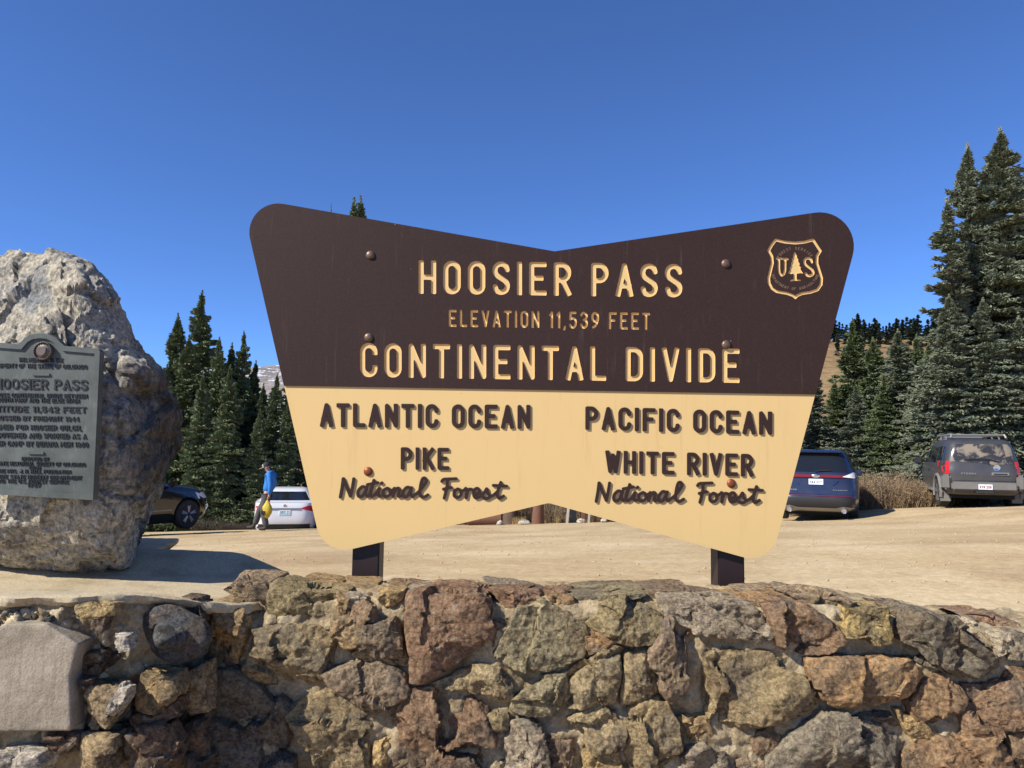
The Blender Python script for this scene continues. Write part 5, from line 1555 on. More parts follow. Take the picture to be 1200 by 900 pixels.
M['paint_dusty'] = paint('dusty_charcoal_car_paint', (0.035, 0.037, 0.042), .4, .42, hexc('6e655a'))
M['glass_car'] = simple('dark_car_glass', (0.012, 0.014, 0.018), .06, 0, .6, var=0)
t = NT('dusty_rear_glass')
n = t.noise(3.2, 5, .6, None, .6)
M['glass_dusty'] = t.out(t.mix(t.val(n, .50, .60, .08, .75), (0.015, 0.017, 0.022), hexc('8d8270')), t.val(n, .5, .6, .15, .8))
M['black_plastic'] = simple('black_plastic_trim', (0.018, 0.018, 0.019), .65, scale=20)
M['grey_plastic'] = simple('dusty_grey_bumper_plastic', hexc('6f6c66'), .75, var=.25, scale=5)
M['silver_trim'] = simple('silver_grey_trim', hexc('8d8a84'), .4, .4, scale=8)
M['chrome'] = simple('bright_metal', (0.75, 0.75, 0.76), .2, 1.0, var=.05)
M['tyre'] = simple('tyre_rubber', (0.022, 0.021, 0.020), .85, var=.3, scale=10)
M['rim'] = simple('alloy_rim', hexc('9b9b9b'), .35, .7, var=.1)
M['red_lens'] = simple('red_lamp_lens', (0.55, 0.02, 0.02), .15, 0, .6, var=.15, scale=25)
M['dark_red_lens'] = simple('dark_red_lamp_strip', (0.16, 0.015, 0.015), .2, 0, .6, var=.1)
M['clear_lens'] = simple('clear_lamp_lens', (0.72, 0.70, 0.68), .15, 0, .6, var=.3, scale=30)
M['plate'] = simple('white_number_plate', (0.75, 0.77, 0.76), .5, var=.05)
M['plate_ink'] = simple('dark_plate_ink', (0.03, 0.06, 0.14), .5)
M['plate_teal'] = simple('teal_plate_print', (0.10, 0.36, 0.42), .5)
M['wellblack'] = simple('wheel_well_black', (0.008, 0.008, 0.008), .9)

class Car:
    def __init__(s, name, loc, rz, levels, paintm, label, group='vehicles parked at the far side of the lot', wb=(1.42, -1.42), wr=0.35, tw=0.23, track=0.80, cat='car'):
        s.e = empty(name, loc, rz, label, cat, group)
        s.lv = np.array(levels, dtype=float); s.wr = wr
        N = 72; V_ = []; F_ = []
        for (z, yr, yf, hw, n) in levels:
            yc, hl = (yr+yf)/2, (yf-yr)/2
            for k in range(N):
                t_ = 2*math.pi*(k+.5)/N; c_, s_ = math.cos(t_), math.sin(t_)
                V_.append((hw*math.copysign(abs(c_)**(2/n), c_), yc+hl*math.copysign(abs(s_)**(2/n), s_), z))
        for i in range(len(levels)-1):
            for k in range(N):
                k2 = (k+1) % N; F_.append((i*N+k, i*N+k2, (i+1)*N+k2, (i+1)*N+k))
        F_.append(tuple(range(N-1, -1, -1))); F_.append(tuple((len(levels)-1)*N+k for k in range(N)))
        ob = mesh('body', V_, F_, [paintm, M['wellblack']], s.e, smooth=True, sharp=42, local=True)
        # wheel openings
        bm = bmesh.new()
        for y in wb:
            for sx in (-1, 1):
                r_ = wr+0.055
                res = bmesh.ops.create_cone(bm, cap_ends=True, segments=28, radius1=r_, radius2=r_, depth=0.42)
                mm = Matrix.Translation((sx*(track+0.10), y, wr+0.015)) @ Matrix.Rotation(math.pi/2, 4, 'Y')
                bmesh.ops.transform(bm, matrix=mm, verts=res['verts'])
        cm = bpy.data.meshes.new('cut'); bm.to_mesh(cm); bm.free(); cm.materials.append(M['wellblack'])
        co = bpy.data.objects.new('cut', cm); COL.objects.link(co); co.parent = s.e
        md = ob.modifiers.new('b', 'BOOLEAN'); md.object = co; md.operation = 'DIFFERENCE'; md.solver = 'EXACT'
        bpy.context.view_layer.update()
        dg = bpy.context.evaluated_depsgraph_get()
        nm = bpy.data.meshes.new_from_object(ob.evaluated_get(dg), depsgraph=dg)
        ob.modifiers.clear(); ob.data = nm
        nm.polygons.foreach_set('use_smooth', np.ones(len(nm.polygons), dtype=bool)); nm.set_sharp_from_angle(angle=R(42))
        bpy.data.objects.remove(co)
        s.body = ob; s.wheel(wb, wr, tw, track)
    def wheel(s, wb, wr, tw, track):
        rr = wr*0.66
        tb = MB(); tb.lathe([(rr, -tw/2), (wr*.93, -tw/2), (wr, -tw/2+.03), (wr, tw/2-.03), (wr*.93, tw/2), (rr, tw/2)], 'X', (0, 0, 0), 28)
        rb = MB(); rb.lathe([(rr*.99, tw*.5-.004), (rr*.93, tw*.5+.006), (rr*.88, tw*.5-.01), (rr*.86, tw*.12), (.02, tw*.10)], 'X', (0, 0, 0), 28, 1)
        for k in range(5):
            a = 2*math.pi*k/5+.3
            for da in (-.13, .13):
                p0 = Vector((tw*.42, .05*math.cos(a), .05*math.sin(a))); p1 = Vector((tw*.46, rr*.93*math.cos(a+da), rr*.93*math.sin(a+da)))
                rb.tube([p0, p1], [.03, .022], 6)
        rb.lathe([(.05, tw*.3), (.06, tw*.44), (.035, tw*.48), (.001, tw*.485)], 'X', (0, 0, 0), 14)
        first = True
        for y in wb:
            for sx in (-1, 1):
                if first:
                    w = tb.build('wheel', M['tyre'], s.e, local=True); r_ = rb.build('rim', [M['rim'], M['wellblack']], w, local=True); first = False; w0, r0 = w, r_
                else:
                    w = w0.copy(); COL.objects.link(w); r_ = r0.copy(); COL.objects.link(r_); w.parent = s.e; r_.parent = w
                w.location = (sx*track, y, wr); w.rotation_euler = (0, 0, 0 if sx > 0 else math.pi)
    def lvl(s, z):
        L = s.lv; return [float(np.interp(z, L[:, 0], L[:, k])) for k in range(1, 5)]
    def pt(s, side, a, z, off):
        yr, yf, hw, n = s.lvl(z); yc, hl = (yr+yf)/2, (yf-yr)/2
        if side in ('rear', 'front'):
            u = min(.999, abs(a)/hw); k = (1-u**n)**(1/n)
            return (a, yc-hl*k-off, z) if side == 'rear' else (a, yc+hl*k+off, z)
        u = min(.999, abs(a-yc)/hl); k = (1-u**n)**(1/n)
        return (hw*k+off, a, z) if side == 'right' else (-hw*k-off, a, z)
    def patch(s, name, side, poly, mat, off=.006, parent=None, thick=.02, step=.07):
        P = np.array(poly, dtype=float)
        if sarea(P) < 0: P = P[::-1]
        # densify the outline and add inner points so the panel follows the body
        B = []
        for a, b in zip(P, np.roll(P, -1, 0)):
            n_ = max(1, int(np.linalg.norm(b-a)/step))
            B += [tuple(a+(b-a)*k/n_) for k in range(n_)]
        nb = len(B); lo, hi = P.min(0), P.max(0)
        inn_ = [(x, y) for x in np.arange(lo[0]+step*.5, hi[0], step) for y in np.arange(lo[1]+step*.5, hi[1], step)
                if inside((x, y), P) and min(np.hypot(x-q[0], y-q[1]) for q in B) > step*.4]
        vv = [Vector(q) for q in B+inn_]
        vo, _, fo, _, _, _ = geometry.delaunay_2d_cdt(vv, [], [list(range(nb))], 1, 1e-6)
        V_ = [s.pt(side, q.x, q.y, off) for q in vo]; F_ = [tuple(f_) for f_ in fo]
        flip = side in ('front', 'left')
        if flip: F_ = [f_[::-1] for f_ in F_]
        # rim
        idx = []
        for q in B:
            idx.append(min(range(len(vo)), key=lambda j: (vo[j].x-q[0])**2+(vo[j].y-q[1])**2))
        b0 = len(V_)
        V_ += [s.pt(side, vo[i].x, vo[i].y, off-thick) for i in idx]
        for k in range(nb):
            k2 = (k+1) % nb; q = (idx[k], b0+k, b0+k2, idx[k2]); F_.append(q if not flip else q[::-1])
        return mesh(name, V_, F_, mat, parent or s.e, smooth=True, sharp=40, local=True)
    def add(s, name, mb, mat, parent=None, sharp=35): return mb.build(name, mat, parent or s.e, local=True, sharp=sharp)
    def text(s, txt, side, x0, x1, z0, z1, mat, parent, off=.014, sr=.2, name='lettering'):
        lay, tot = line_layout(txt, sr, .5, .4, .22); pp = Plate(); V_, F_ = [], []
        for ch, ofs in lay:
            lp, gw = glyph_loops(ch, sr, .5)
            o_, h_ = split_loops([np.stack([x0+(l[:, 0]+ofs)*(x1-x0)/tot, z0+l[:, 1]*(z1-z0)], -1) for l in lp])
            for a in o_:
                flat, tr = tess(a, [q for q in h_ if inside(q[0], a)]); b = len(V_)
                V_ += [s.pt(side, q.x, q.y, off) for q in flat]; F_ += [(i+b, j+b, k+b) for i, j, k in tr]
        return mesh(name, V_, F_, mat, parent, local=True)
def car_at(px, py_base, Y):
    x = at(px, py_base, Y).x; return (x, Y, float(lot_z(x, Y))-0.005)

# ---- blue SUV, seen from behind
x, y, z = car_at(957, 600, 18.3)
Cb = Car('blue_suv', (x+0.95, y+2.2, float(lot_z(x, y+1.2))), R(-23.5), [
 (.24, -2.14, 2.2, .84, 7), (.30, -2.26, 2.3, .90, 7), (.42, -2.36, 2.38, .94, 7), (.56, -2.39, 2.4, .955, 7), (.66, -2.36, 2.4, .962, 7), (.68, -2.33, 2.4, .962, 7), (.86, -2.31, 2.36, .962, 7),
 (.98, -2.29, 2.26, .955, 6.5), (1.03, -2.28, 2.15, .95, 6.5), (1.05, -2.25, 1.15, .945, 6.5), (1.14, -2.20, 1.02, .915, 6.5), (1.22, -2.15, .93, .875, 6.5), (1.40, -2.00, .66, .80, 6), (1.56, -1.88, .42, .735, 6), (1.66, -1.84, .22, .69, 5.5), (1.70, -1.80, .12, .65, 5), (1.735, -1.55, -.2, .52, 4)],
 M['paint_blue'], 'dark blue SUV seen from behind, half hidden by the right end of the sign', wb=(1.40, -1.42), cat='SUV')
Cb.patch('rear_window', 'rear', [(-.70, 1.20), (.70, 1.20), (.60, 1.60), (.55, 1.635), (-.55, 1.635), (-.60, 1.60)], M['glass_car'], .008)
Cb.patch('tail_lamp_bar', 'rear', [(-.88, 1.10), (-.60, 1.065), (.60, 1.065), (.88, 1.10), (.86, 1.15), (.5, 1.13), (-.5, 1.13), (-.86, 1.15)], M['dark_red_lens'], .022, thick=.05)
for s_ in (-1, 1):
    Cb.patch('tail_lamp', 'rear', [(s_*.58, 1.09), (s_*.84, 1.06), (s_*.90, 1.10), (s_*.86, 1.19), (s_*.82, 1.20), (s_*.70, 1.14)], M['clear_lens'], .034, thick=.07)
    Cb.patch('crease', 'rear', [(s_*.36, .90), (s_*.40, .90), (s_*.50, 1.00), (s_*.46, 1.01)], M['paint_blue'], .02)
    Cb.patch('side_window', 'left' if s_ < 0 else 'right', [(-1.75, 1.16), (.85, 1.16), (.35, 1.50), (-.3, 1.60), (-1.45, 1.55)], M['glass_car'], .006)
    m_ = MB(); m_.lathe([(.045, -.06), (.06, -.08), (.06, .1), (.045, .1)], 'Y', (s_*.60, -2.32, .30), 16); m_.lathe([(.046, -.055), (.001, -.05)], 'Y', (s_*.60, -2.32, .30), 16, 1); Cb.add('exhaust_tip', m_, [M['chrome'], M['wellblack']])
    m_ = MB(); m_.box((s_*.96-.10, .82, 1.06), (s_*.96+.10, .98, 1.22), bev=.03); Cb.add('wing_mirror', m_, M['paint_blue'])
pt_ = Cb.patch('lower_bumper', 'rear', [(-.93, .44), (-.7, .36), (.7, .36), (.93, .44), (.94, .60), (-.94, .60)], M['black_plastic'], .015)
Cb.patch('bumper_trim', 'rear', [(-.86, .36), (-.62, .27), (.62, .27), (.86, .36), (.60, .40), (.42, .355), (-.42, .355), (-.60, .40)], M['silver_trim'], .035, thick=.06)
Cb.patch('reflector_strip', 'rear', [(-.80, .63), (.80, .63), (.80, .645), (-.80, .645)], M['dark_red_lens'], .012)
pl_ = Cb.patch('number_plate', 'rear', [(-.16, .90), (.16, .90), (.16, 1.03), (-.16, 1.03)], M['plate'], .014)
Cb.text('584 KCT', 'rear', -.13, .13, .925, .985, M['plate_ink'], pl_, .018)
m_ = MB(); m_.lathe([(.075, .0), (.08, -.012), (.06, -.02), (.001, -.022)], 'Y', (0, 0, 0), 24)
eb = Cb.add('badge', m_, M['chrome']); eb.location = (0, Cb.pt('rear', 0, 1.10, .03)[1], 1.10); eb.scale = (1.15, 1, .5)
Cb.text('EDGE', 'rear', -.62, -.42, .755, .785, M['silver_trim'], Cb.body, .012, .2, 'lettering')
Cb.text('TITANIUM', 'rear', .36, .68, .765, .79, M['silver_trim'], Cb.body, .012, .2, 'lettering')
m_ = MB(); m_.tube([(-.02, -2.20, 1.205), (.10, -2.185, 1.225), (.34, -2.17, 1.24)], .010, 5); Cb.add('wiper', m_, M['black_plastic'])
m_ = MB(); m_.box((-.56, -1.97, 1.655), (.56, -1.70, 1.695), bev=.014); Cb.add('roof_spoiler', m_, M['paint_blue'])
m_ = MB(); m_.tube([(0, -1.55, 1.72), (0, -1.64, 1.80)], [.025, .006], 6); Cb.add('aerial', m_, M['black_plastic'])
m_ = MB(); m_.box((-.7, -1.9, .16), (.7, 1.9, .26)); Cb.add('underbody', m_, M['wellblack'])

# ---- dusty SUV with roof rack
x, y, z = car_at(1143, 598, 19.5)
Cx = Car('dusty_suv', (x+.93, y+1.98, float(lot_z(x, y+1.2))+.0), R(-19.5), [
 (.36, -2.05, 2.1, .80, 8), (.40, -2.10, 2.18, .86, 8), (.52, -2.12, 2.24, .885, 9), (.68, -2.12, 2.27, .90, 9), (.88, -2.13, 2.27, .905, 9), (1.00, -2.12, 2.24, .90, 9),
 (1.10, -2.11, 2.10, .89, 8), (1.12, -2.11, 1.12, .885, 8), (1.20, -2.10, 1.02, .87, 8), (1.42, -2.05, .76, .81, 7.5), (1.60, -1.99, .52, .765, 7), (1.70, -1.94, .36, .73, 6.5), (1.76, -1.84, .20, .68, 5), (1.785, -1.5, -.1, .52, 4)],
 M['paint_dusty'], 'dusty charcoal boxy SUV with roof rack and red tail lamps, at the right edge', wb=(1.36, -1.34), wr=.375, tw=.25, track=.79, cat='SUV')
rw = Cx.patch('rear_window', 'rear', [(-.68, 1.20), (-.10, 1.17), (.25, 1.12), (.70, 1.15), (.66, 1.55), (.58, 1.64), (-.58, 1.64), (-.66, 1.55)], M['glass_dusty'], .008)
for s_ in (-1, 1):
    Cx.patch('tail_lamp', 'rear', [(s_*.735, .88), (s_*.90, .88), (s_*.885, 1.20), (s_*.76, 1.22)], M['red_lens'], .022, thick=.06)
    sd = 'left' if s_ < 0 else 'right'
    Cx.patch('tail_lamp', sd, [(-2.08, .88), (-2.02, .88), (-2.02, 1.20), (-2.06, 1.20)], M['red_lens'], .02, thick=.05)
    Cx.patch('rear_side_window', sd, [(-1.90, 1.22), (-1.15, 1.22), (-1.15, 1.58), (-1.75, 1.58)], M['glass_car'], .006)
    Cx.patch('door_window', sd, [(-1.05, 1.16), (-.22, 1.16), (-.22, 1.60), (-1.05, 1.58)], M['glass_car'], .006)
    Cx.patch('door_window', sd, [(-.12, 1.16), (.88, 1.16), (.42, 1.56), (-.12, 1.60)], M['glass_car'], .006)
    for y0, y1 in ((-1.10, -.20), (-.16, .95)):
        Cx.patch('door', sd, [(y0, .50), (y1, .50), (y1, 1.12), (y0, 1.12)], M['paint_dusty'], .010, thick=.012)
    m_ = MB(); m_.box((s_*.925-.02, -.32 , .95), (s_*.925+.02, -.14, .98), bev=.008); Cx.add('door_handle', m_, M['black_plastic'])
    # flared arches and corner guards of grey plastic
    for yw in (1.36, -1.34):
        m_ = MB(); prev = None
        a_ = np.linspace(-.25, math.pi+.25, 15)
        pts = [(s_*.90, yw+.455*math.cos(t_), .39+.455*math.sin(t_)) for t_ in a_]
        m_.tube(pts, .045, 8); Cx.add('wheel_arch', m_, M['grey_plastic'])
    m_ = MB(); m_.box((s_*.92-.06, -.88, .40), (s_*.92+.06, .90, .47), bev=.02); Cx.add('running_board', m_, M['silver_trim'])
    m_ = MB(); m_.box((s_*1.02-.11, .78, 1.10), (s_*1.02+.11, .92, 1.30), bev=.035); Cx.add('wing_mirror', m_, M['black_plastic'])
    m_ = MB(); m_.box((s_*.80-.12, -1.78, .16), (s_*.80+.12, -1.74, .46), bev=.01); Cx.add('mud_flap', m_, M['grey_plastic'])
    m_ = MB(); m_.box((s_*.815-.095, -2.17, .48), (s_*.815+.095, -1.80, .87), bev=.05); Cx.add('bumper_corner', m_, M['grey_plastic'])
    m_ = MB(); rx = s_*.62
    m_.tube([(rx, -1.75, 1.80), (rx*.97, -1.70, 1.885), (rx*.97, .15, 1.895), (rx*.97, .35, 1.80)], .028, 8)
    for yy in (-1.1, -.4): m_.tube([(rx, yy, 1.76), (rx*.97, yy, 1.89)], .022, 6)
    Cx.add('roof_rail', m_, M['silver_trim'])
m_ = MB(); m_.tube([(-.60, -1.55, 1.885), (.60, -1.55, 1.885)], .022, 8); m_.tube([(-.60, -.6, 1.89), (.60, -.6, 1.89)], .022, 8); m_.tube([(-.60, .1, 1.89), (.60, .1, 1.89)], .022, 8); Cx.add('roof_crossbars', m_, M['silver_trim'])
m_ = MB(); m_.box((-.52, .05, 1.80), (.52, .30, 1.93), bev=.05); Cx.add('roof_fairing', m_, M['silver_trim'])
m_ = MB(); m_.box((-.72, -2.235, .47), (.72, -2.00, .68), bev=.035); bump_ = Cx.add('rear_bumper', m_, M['grey_plastic'])
Cx.patch('tailgate', 'rear', [(-.70, .72), (.70, .72), (.735, .9), (.745, 1.10), (.20, 1.09), (-.10, 1.13), (-.745, 1.17), (-.735, .9)], M['paint_dusty'], .012, thick=.014)
m_ = MB(); m_.box((-.14, -2.255, .50), (.17, -2.238, .63), bev=.004); pl_ = Cx.add('number_plate', m_, M['plate'])
V_ = []
tx = Cx.text('KVR 208', 'rear', -.11, .14, .53, .60, M['dark_red_lens'], pl_, .0); 
for v_ in tx.data.vertices: v_.co.y = -2.2585
m_ = MB(); m_.box((-.20, -2.245, .40), (.20, -2.05, .48), bev=.01); m_.tube([(0, -2.1, .42), (0, -2.36, .42)], .03, 8); Cx.add('tow_hitch', m_, M['black_plastic'])
bz = Cx.pt('rear', .30, 1.07, .02)
m_ = MB(); m_.lathe([(.050, -.004), (.062, -.012), (.075, -.012), (.085, 0), (.05, .004)], 'Y', (.30, bz[1], 1.05), 24); m_.box((.22, bz[1]-.016, 1.035), (.38, bz[1]-.002, 1.065)); Cx.add('badge', m_, M['chrome'])
Cx.patch('tailgate_handle', 'rear', [(.18, .86), (.56, .86), (.56, .93), (.18, .93)], M['silver_trim'], .035, thick=.05)
Cx.patch('handle_recess', 'rear', [(.22, .875), (.52, .875), (.52, .905), (.22, .905)], M['wellblack'], .040, thick=.02)
Cx.text('XTERRA', 'rear', -.50, -.16, .87, .915, M['silver_trim'], Cx.body, .026)
m_ = MB(); m_.tube([(-.38, -2.125, 1.24), (-.20, -2.13, 1.27), (.10, -2.13, 1.27), (.12, -2.14, 1.14)], .011, 5); m_.tube([(.10, -2.13, 1.27), (.35, -2.12, 1.20)], .010, 5); Cx.add('wiper', m_, M['black_plastic'])
m_ = MB(); m_.box((-.72, -1.9, .26), (.72, 1.9, .40)); Cx.add('underbody', m_, M['wellblack'])

# ---- white sedan seen from behind
x, y, z = car_at(334, 616, 21.9)
Cw = Car('white_sedan', (x-.55, y+2.2, float(lot_z(x, y+0.6))-.30), R(13.5), [
 (.20, -2.15, 2.15, .78, 6), (.28, -2.25, 2.25, .84, 6), (.42, -2.32, 2.32, .87, 6), (.60, -2.33, 2.33, .885, 6), (.74, -2.30, 2.28, .885, 6), (.86, -2.28, 2.1, .88, 6), (.98, -2.24, 1.6, .87, 6), (1.03, -2.21, 1.3, .86, 6), (1.045, -1.78, 1.05, .83, 6),
 (1.10, -1.62, .95, .775, 5), (1.22, -1.33, .66, .69, 4.5), (1.31, -1.12, .42, .62, 4.2), (1.37, -.95, .22, .55, 4), (1.395, -.6, -.05, .42, 3.5)],
 M['paint_white'], 'white sedan seen from behind, between the person and the sign', wb=(1.33, -1.37), wr=.32, tw=.21, track=.765)
Cw.patch('rear_window', 'rear', [(-.66, 1.075), (.66, 1.075), (.52, 1.30), (-.52, 1.30)], M['glass_car'], .008)
for s_ in (-1, 1):
    Cw.patch('tail_lamp', 'rear', [(s_*.42, .89), (s_*.62, .83), (s_*.86, .76), (s_*.87, .93), (s_*.64, .96)], M['red_lens'], .014)
    Cw.patch('side_window', 'left' if s_ < 0 else 'right', [(-1.25, 1.07), (.85, 1.07), (.40, 1.27), (-.9, 1.27)], M['glass_car'], .006)
    m_ = MB(); m_.box((s_*.92-.09, .72, .98), (s_*.92+.09, .86, 1.12), bev=.03); Cw.add('wing_mirror', m_, M['paint_white'])
Cw.patch('trunk_garnish', 'rear', [(-.42, .86), (.42, .86), (.42, .895), (-.42, .895)], M['silver_trim'], .02)
pl_ = Cw.patch('number_plate', 'rear', [(-.155, .70), (.155, .70), (.155, .84), (-.155, .84)], M['plate'], .014)
Cw.patch('plate_print', 'rear', [(-.14, .725), (.14, .725), (.14, .745), (-.14, .745)], M['plate_teal'], .018, parent=pl_, thick=.002)
Cw.text('HRV 71', 'rear', -.12, .12, .755, .82, M['plate_teal'], pl_, .018)
Cw.patch('lower_bumper', 'rear', [(-.62, .27), (.62, .27), (.76, .33), (.70, .45), (-.70, .45), (-.76, .33)], M['black_plastic'], .012)
m_ = MB(); m_.lathe([(.035, 0), (.045, -.01), (.001, -.014)], 'Y', (0, Cw.pt('rear', 0, .96, .004)[1], .955), 18); Cw.add('badge', m_, M['chrome'])
m_ = MB(); m_.box((-.7, -2.0, .13), (.7, 1.9, .24)); Cw.add('underbody', m_, M['wellblack'])

# ---- black car at the left, mostly behind the boulder
x, y, z = car_at(216, 620, 18.9)
RZ = R(-27)
off = Matrix.Rotation(RZ, 3, 'Z') @ Vector((.80, 1.42, 0))
Ck = Car('black_car', (x-off.x, y-off.y, float(lot_z(x, y))+0.10), RZ, [
 (.22, -2.2, 2.1, .82, 6), (.32, -2.3, 2.22, .88, 6), (.50, -2.33, 2.28, .91, 6), (.70, -2.33, 2.26, .92, 5), (.86, -2.3, 2.16, .915, 4.5), (.96, -2.25, 1.98, .90, 4), (1.02, -2.2, 1.72, .88, 4), (1.045, -2.16, 1.18, .87, 5),
 (1.14, -2.10, 1.02, .84, 5), (1.32, -1.95, .62, .76, 5), (1.48, -1.75, .25, .69, 5), (1.56, -1.5, -.1, .60, 4)],
 M['paint_black'], 'black car parked at the left, only its front showing past the boulder', wb=(1.42, -1.40), wr=.345, tw=.23, track=.81)
for s_ in (-1, 1):
    sd = 'left' if s_ < 0 else 'right'
    Ck.patch('side_window', sd, [(-1.7, 1.09), (.92, 1.09), (.35, 1.42), (-1.2, 1.42)], M['glass_car'], .006)
    for y0, y1 in ((-1.02, -.08), (-.04, .98)): Ck.patch('door', sd, [(y0, .40), (y1, .40), (y1, 1.02), (y0, 1.02)], M['paint_black'], .008, thick=.01)
    Ck.patch('side_trim', sd, [(-.95, .46), (.95, .46), (.95, .49), (-.95, .49)], M['silver_trim'], .014, thick=.01)
    m_ = MB(); m_.box((s_*1.0-.10, .80, 1.02), (s_*1.0+.10, .94, 1.17), bev=.035); Ck.add('wing_mirror', m_, M['paint_black'])
    Ck.patch('headlamp', 'front', [(s_*.55, .72), (s_*.86, .70), (s_*.84, .86), (s_*.60, .84)], M['clear_lens'], .012)
Ck.patch('windscreen', 'front', [(-.70, 1.09), (.70, 1.09), (.60, 1.42), (-.60, 1.42)], M['glass_car'], .008)
Ck.patch('grille', 'front', [(-.45, .45), (.45, .45), (.48, .78), (-.48, .78)], M['black_plastic'], .012)
m_ = MB(); m_.box((-.72, -1.9, .15), (.72, 1.85, .28)); Ck.add('underbody', m_, M['wellblack'])

# ================================================================== THE PERSON
def skin(name, joints, bones, mats, parent, sub=2, mi=None):
    me = bpy.data.meshes.new(name); me.from_pydata([j[0] for j in joints], bones, [])
    o = bpy.data.objects.new(name, me); COL.objects.link(o); o.parent = parent
    md = o.modifiers.new('s', 'SKIN'); md.use_smooth_shade = True
    sv = me.skin_vertices[0].data
    for k, j in enumerate(joints):
        r = j[1]; sv[k].radius = (r, r) if isinstance(r, (int, float)) else r
        sv[k].use_root = (k == 0)
    md2 = o.modifiers.new('u', 'SUBSURF'); md2.levels = sub; md2.render_levels = sub
    bpy.context.view_layer.update(); dg = bpy.context.evaluated_depsgraph_get()
    nm = bpy.data.meshes.new_from_object(o.evaluated_get(dg), depsgraph=dg); o.modifiers.clear(); o.data = nm
    nm.materials.clear(); nm.materials.append(mats)
    nm.polygons.foreach_set('material_index', np.zeros(len(nm.polygons), dtype=np.int32))
    return o
M['skin'] = simple('skin', (0.42, 0.23, 0.16), .55, var=.06)
M['jacket'] = simple('blue_jacket_cloth', (0.020, 0.17, 0.50), .7, var=.15, scale=6)
M['trousers'] = simple('grey_hiking_trousers', (0.075, 0.072, 0.070), .85, var=.2, scale=6)
M['boots'] = simple('dark_hiking_boots', (0.045, 0.036, 0.030), .8, var=.3, scale=10)
M['cap'] = simple('tan_and_black_cap', (0.02, 0.02, 0.02), .8)
M['cap_light'] = simple('pale_cap_front', (0.42, 0.38, 0.32), .8)
M['hair'] = simple('dark_brown_hair', (0.03, 0.018, 0.012), .8)
M['bag'] = simple('yellow_bag_cloth', (0.52, 0.38, 0.03), .65, var=.35, scale=9)
M['bag_black'] = simple('black_bag_trim', (0.015, 0.015, 0.012), .6)
px0 = at(309, 620, 19.7)
PG = Vector((px0.x, 19.7, float(lot_z(px0.x, 19.7))-0.005))
per = empty('person', PG, 0, 'person in blue jacket, grey trousers and cap, looking down, yellow bag in hand', 'person')
PS = 1.0
J = lambda x, y, z: (x*PS, y*PS, z*PS)
# local frame: -x is the way they face; hip at (.05,0,.93)
body = [ (J(.07,0,.93), .085), (J(.09,0,1.10), .085), (J(.12,0,1.30), .095), (J(.11,0,1.41), .07), (J(.07,0,1.47), .055), (J(.035,0,1.525), .064), (J(.01,0,1.60), .090), (J(.005,0,1.655), .072),
  (J(.12,-.17,1.40), .055), (J(.18,-.21,1.13), .042), (J(.17,-.22,.90), .030), (J(.165,-.22,.83), .036),
  (J(.12,.17,1.40), .055), (J(.16,.21,1.13), .042), (J(.05,.20,.95), .030), (J(.03,.20,.89), .036),
  (J(.04,-.09,.88), .065), (J(-.0,-.10,.50), .050), (J(.10,-.10,.10), .036), (J(.06,-.10,.05), .03),
  (J(.04,.09,.88), .065), (J(-.14,.10,.52), .050), (J(-.265,.10,.12), .036), (J(-.30,.10,.06), .03) ]
bones = [(0,1),(1,2),(2,3),(3,4),(4,5),(5,6),(6,7),(3,8),(8,9),(9,10),(10,11),(3,12),(12,13),(13,14),(14,15),(0,16),(16,17),(17,18),(18,19),(0,20),(20,21),(21,22),(22,23)]
skin('body', body, bones, M['skin'], per)
def fingers(hx, hy, hz, sgn):
    js = [(J(hx, hy, hz+.02), .026)]; bs = []
    for k, (dy, L) in enumerate(((-.028, .070), (-.010, .080), (.009, .075), (.026, .060))):
        b = len(js); js += [(J(hx-.012, hy+dy, hz-.01), .011), (J(hx-.022, hy+dy, hz-.01-L*.5), .010), (J(hx+.004, hy+dy, hz-.01-L*.9), .008)]
        bs += [(0, b), (b, b+1), (b+1, b+2)]
    b = len(js); js += [(J(hx-.03, hy-.02*sgn, hz+.01), .011), (J(hx-.045, hy-.012*sgn, hz-.03), .009)]; bs += [(0, b), (b, b+1)]
    skin('hand', js, bs, M['skin'], per, 1)
fingers(.165, -.22, .82, 1); fingers(.03, .20, .885, -1)
jk = [(J(.06,0,.93), .155), (J(.09,0,1.12), .140), (J(.125,0,1.30), .150), (J(.12,0,1.42), .120), (J(.085,0,1.48), .080),
  (J(.13,-.165,1.41), .078), (J(.19,-.215,1.14), .062), (J(.17,-.225,.90), .045), (J(.13,.165,1.41), .078), (J(.17,.215,1.14), .062), (J(.06,.205,.96), .045)]
skin('jacket', jk, [(0,1),(1,2),(2,3),(3,4),(3,5),(5,6),(6,7),(3,8),(8,9),(9,10)], M['jacket'], per)
tr_ = [(J(.06,0,.95), .140), (J(.045,-.09,.84), .112), (J(0,-.10,.50), .090), (J(.095,-.10,.09), .080), (J(.045,.09,.84), .112), (J(-.14,.10,.52), .090), (J(-.265,.10,.11), .080)]
skin('trousers', tr_, [(0,1),(1,2),(2,3),(0,4),(4,5),(5,6)], M['trousers'], per)
for hx, hy, hz in ((.10, -.10, .06), (-.27, .10, .07)):
    skin('boot', [(J(hx+.005, hy, hz+.09), .066), (J(hx-.02, hy, hz-.005), .060), (J(hx-.15, hy, hz-.015), .045), (J(hx-.20, hy, hz-.02), .034)], [(0,1),(1,2),(2,3)], M['boots'], per, 1)
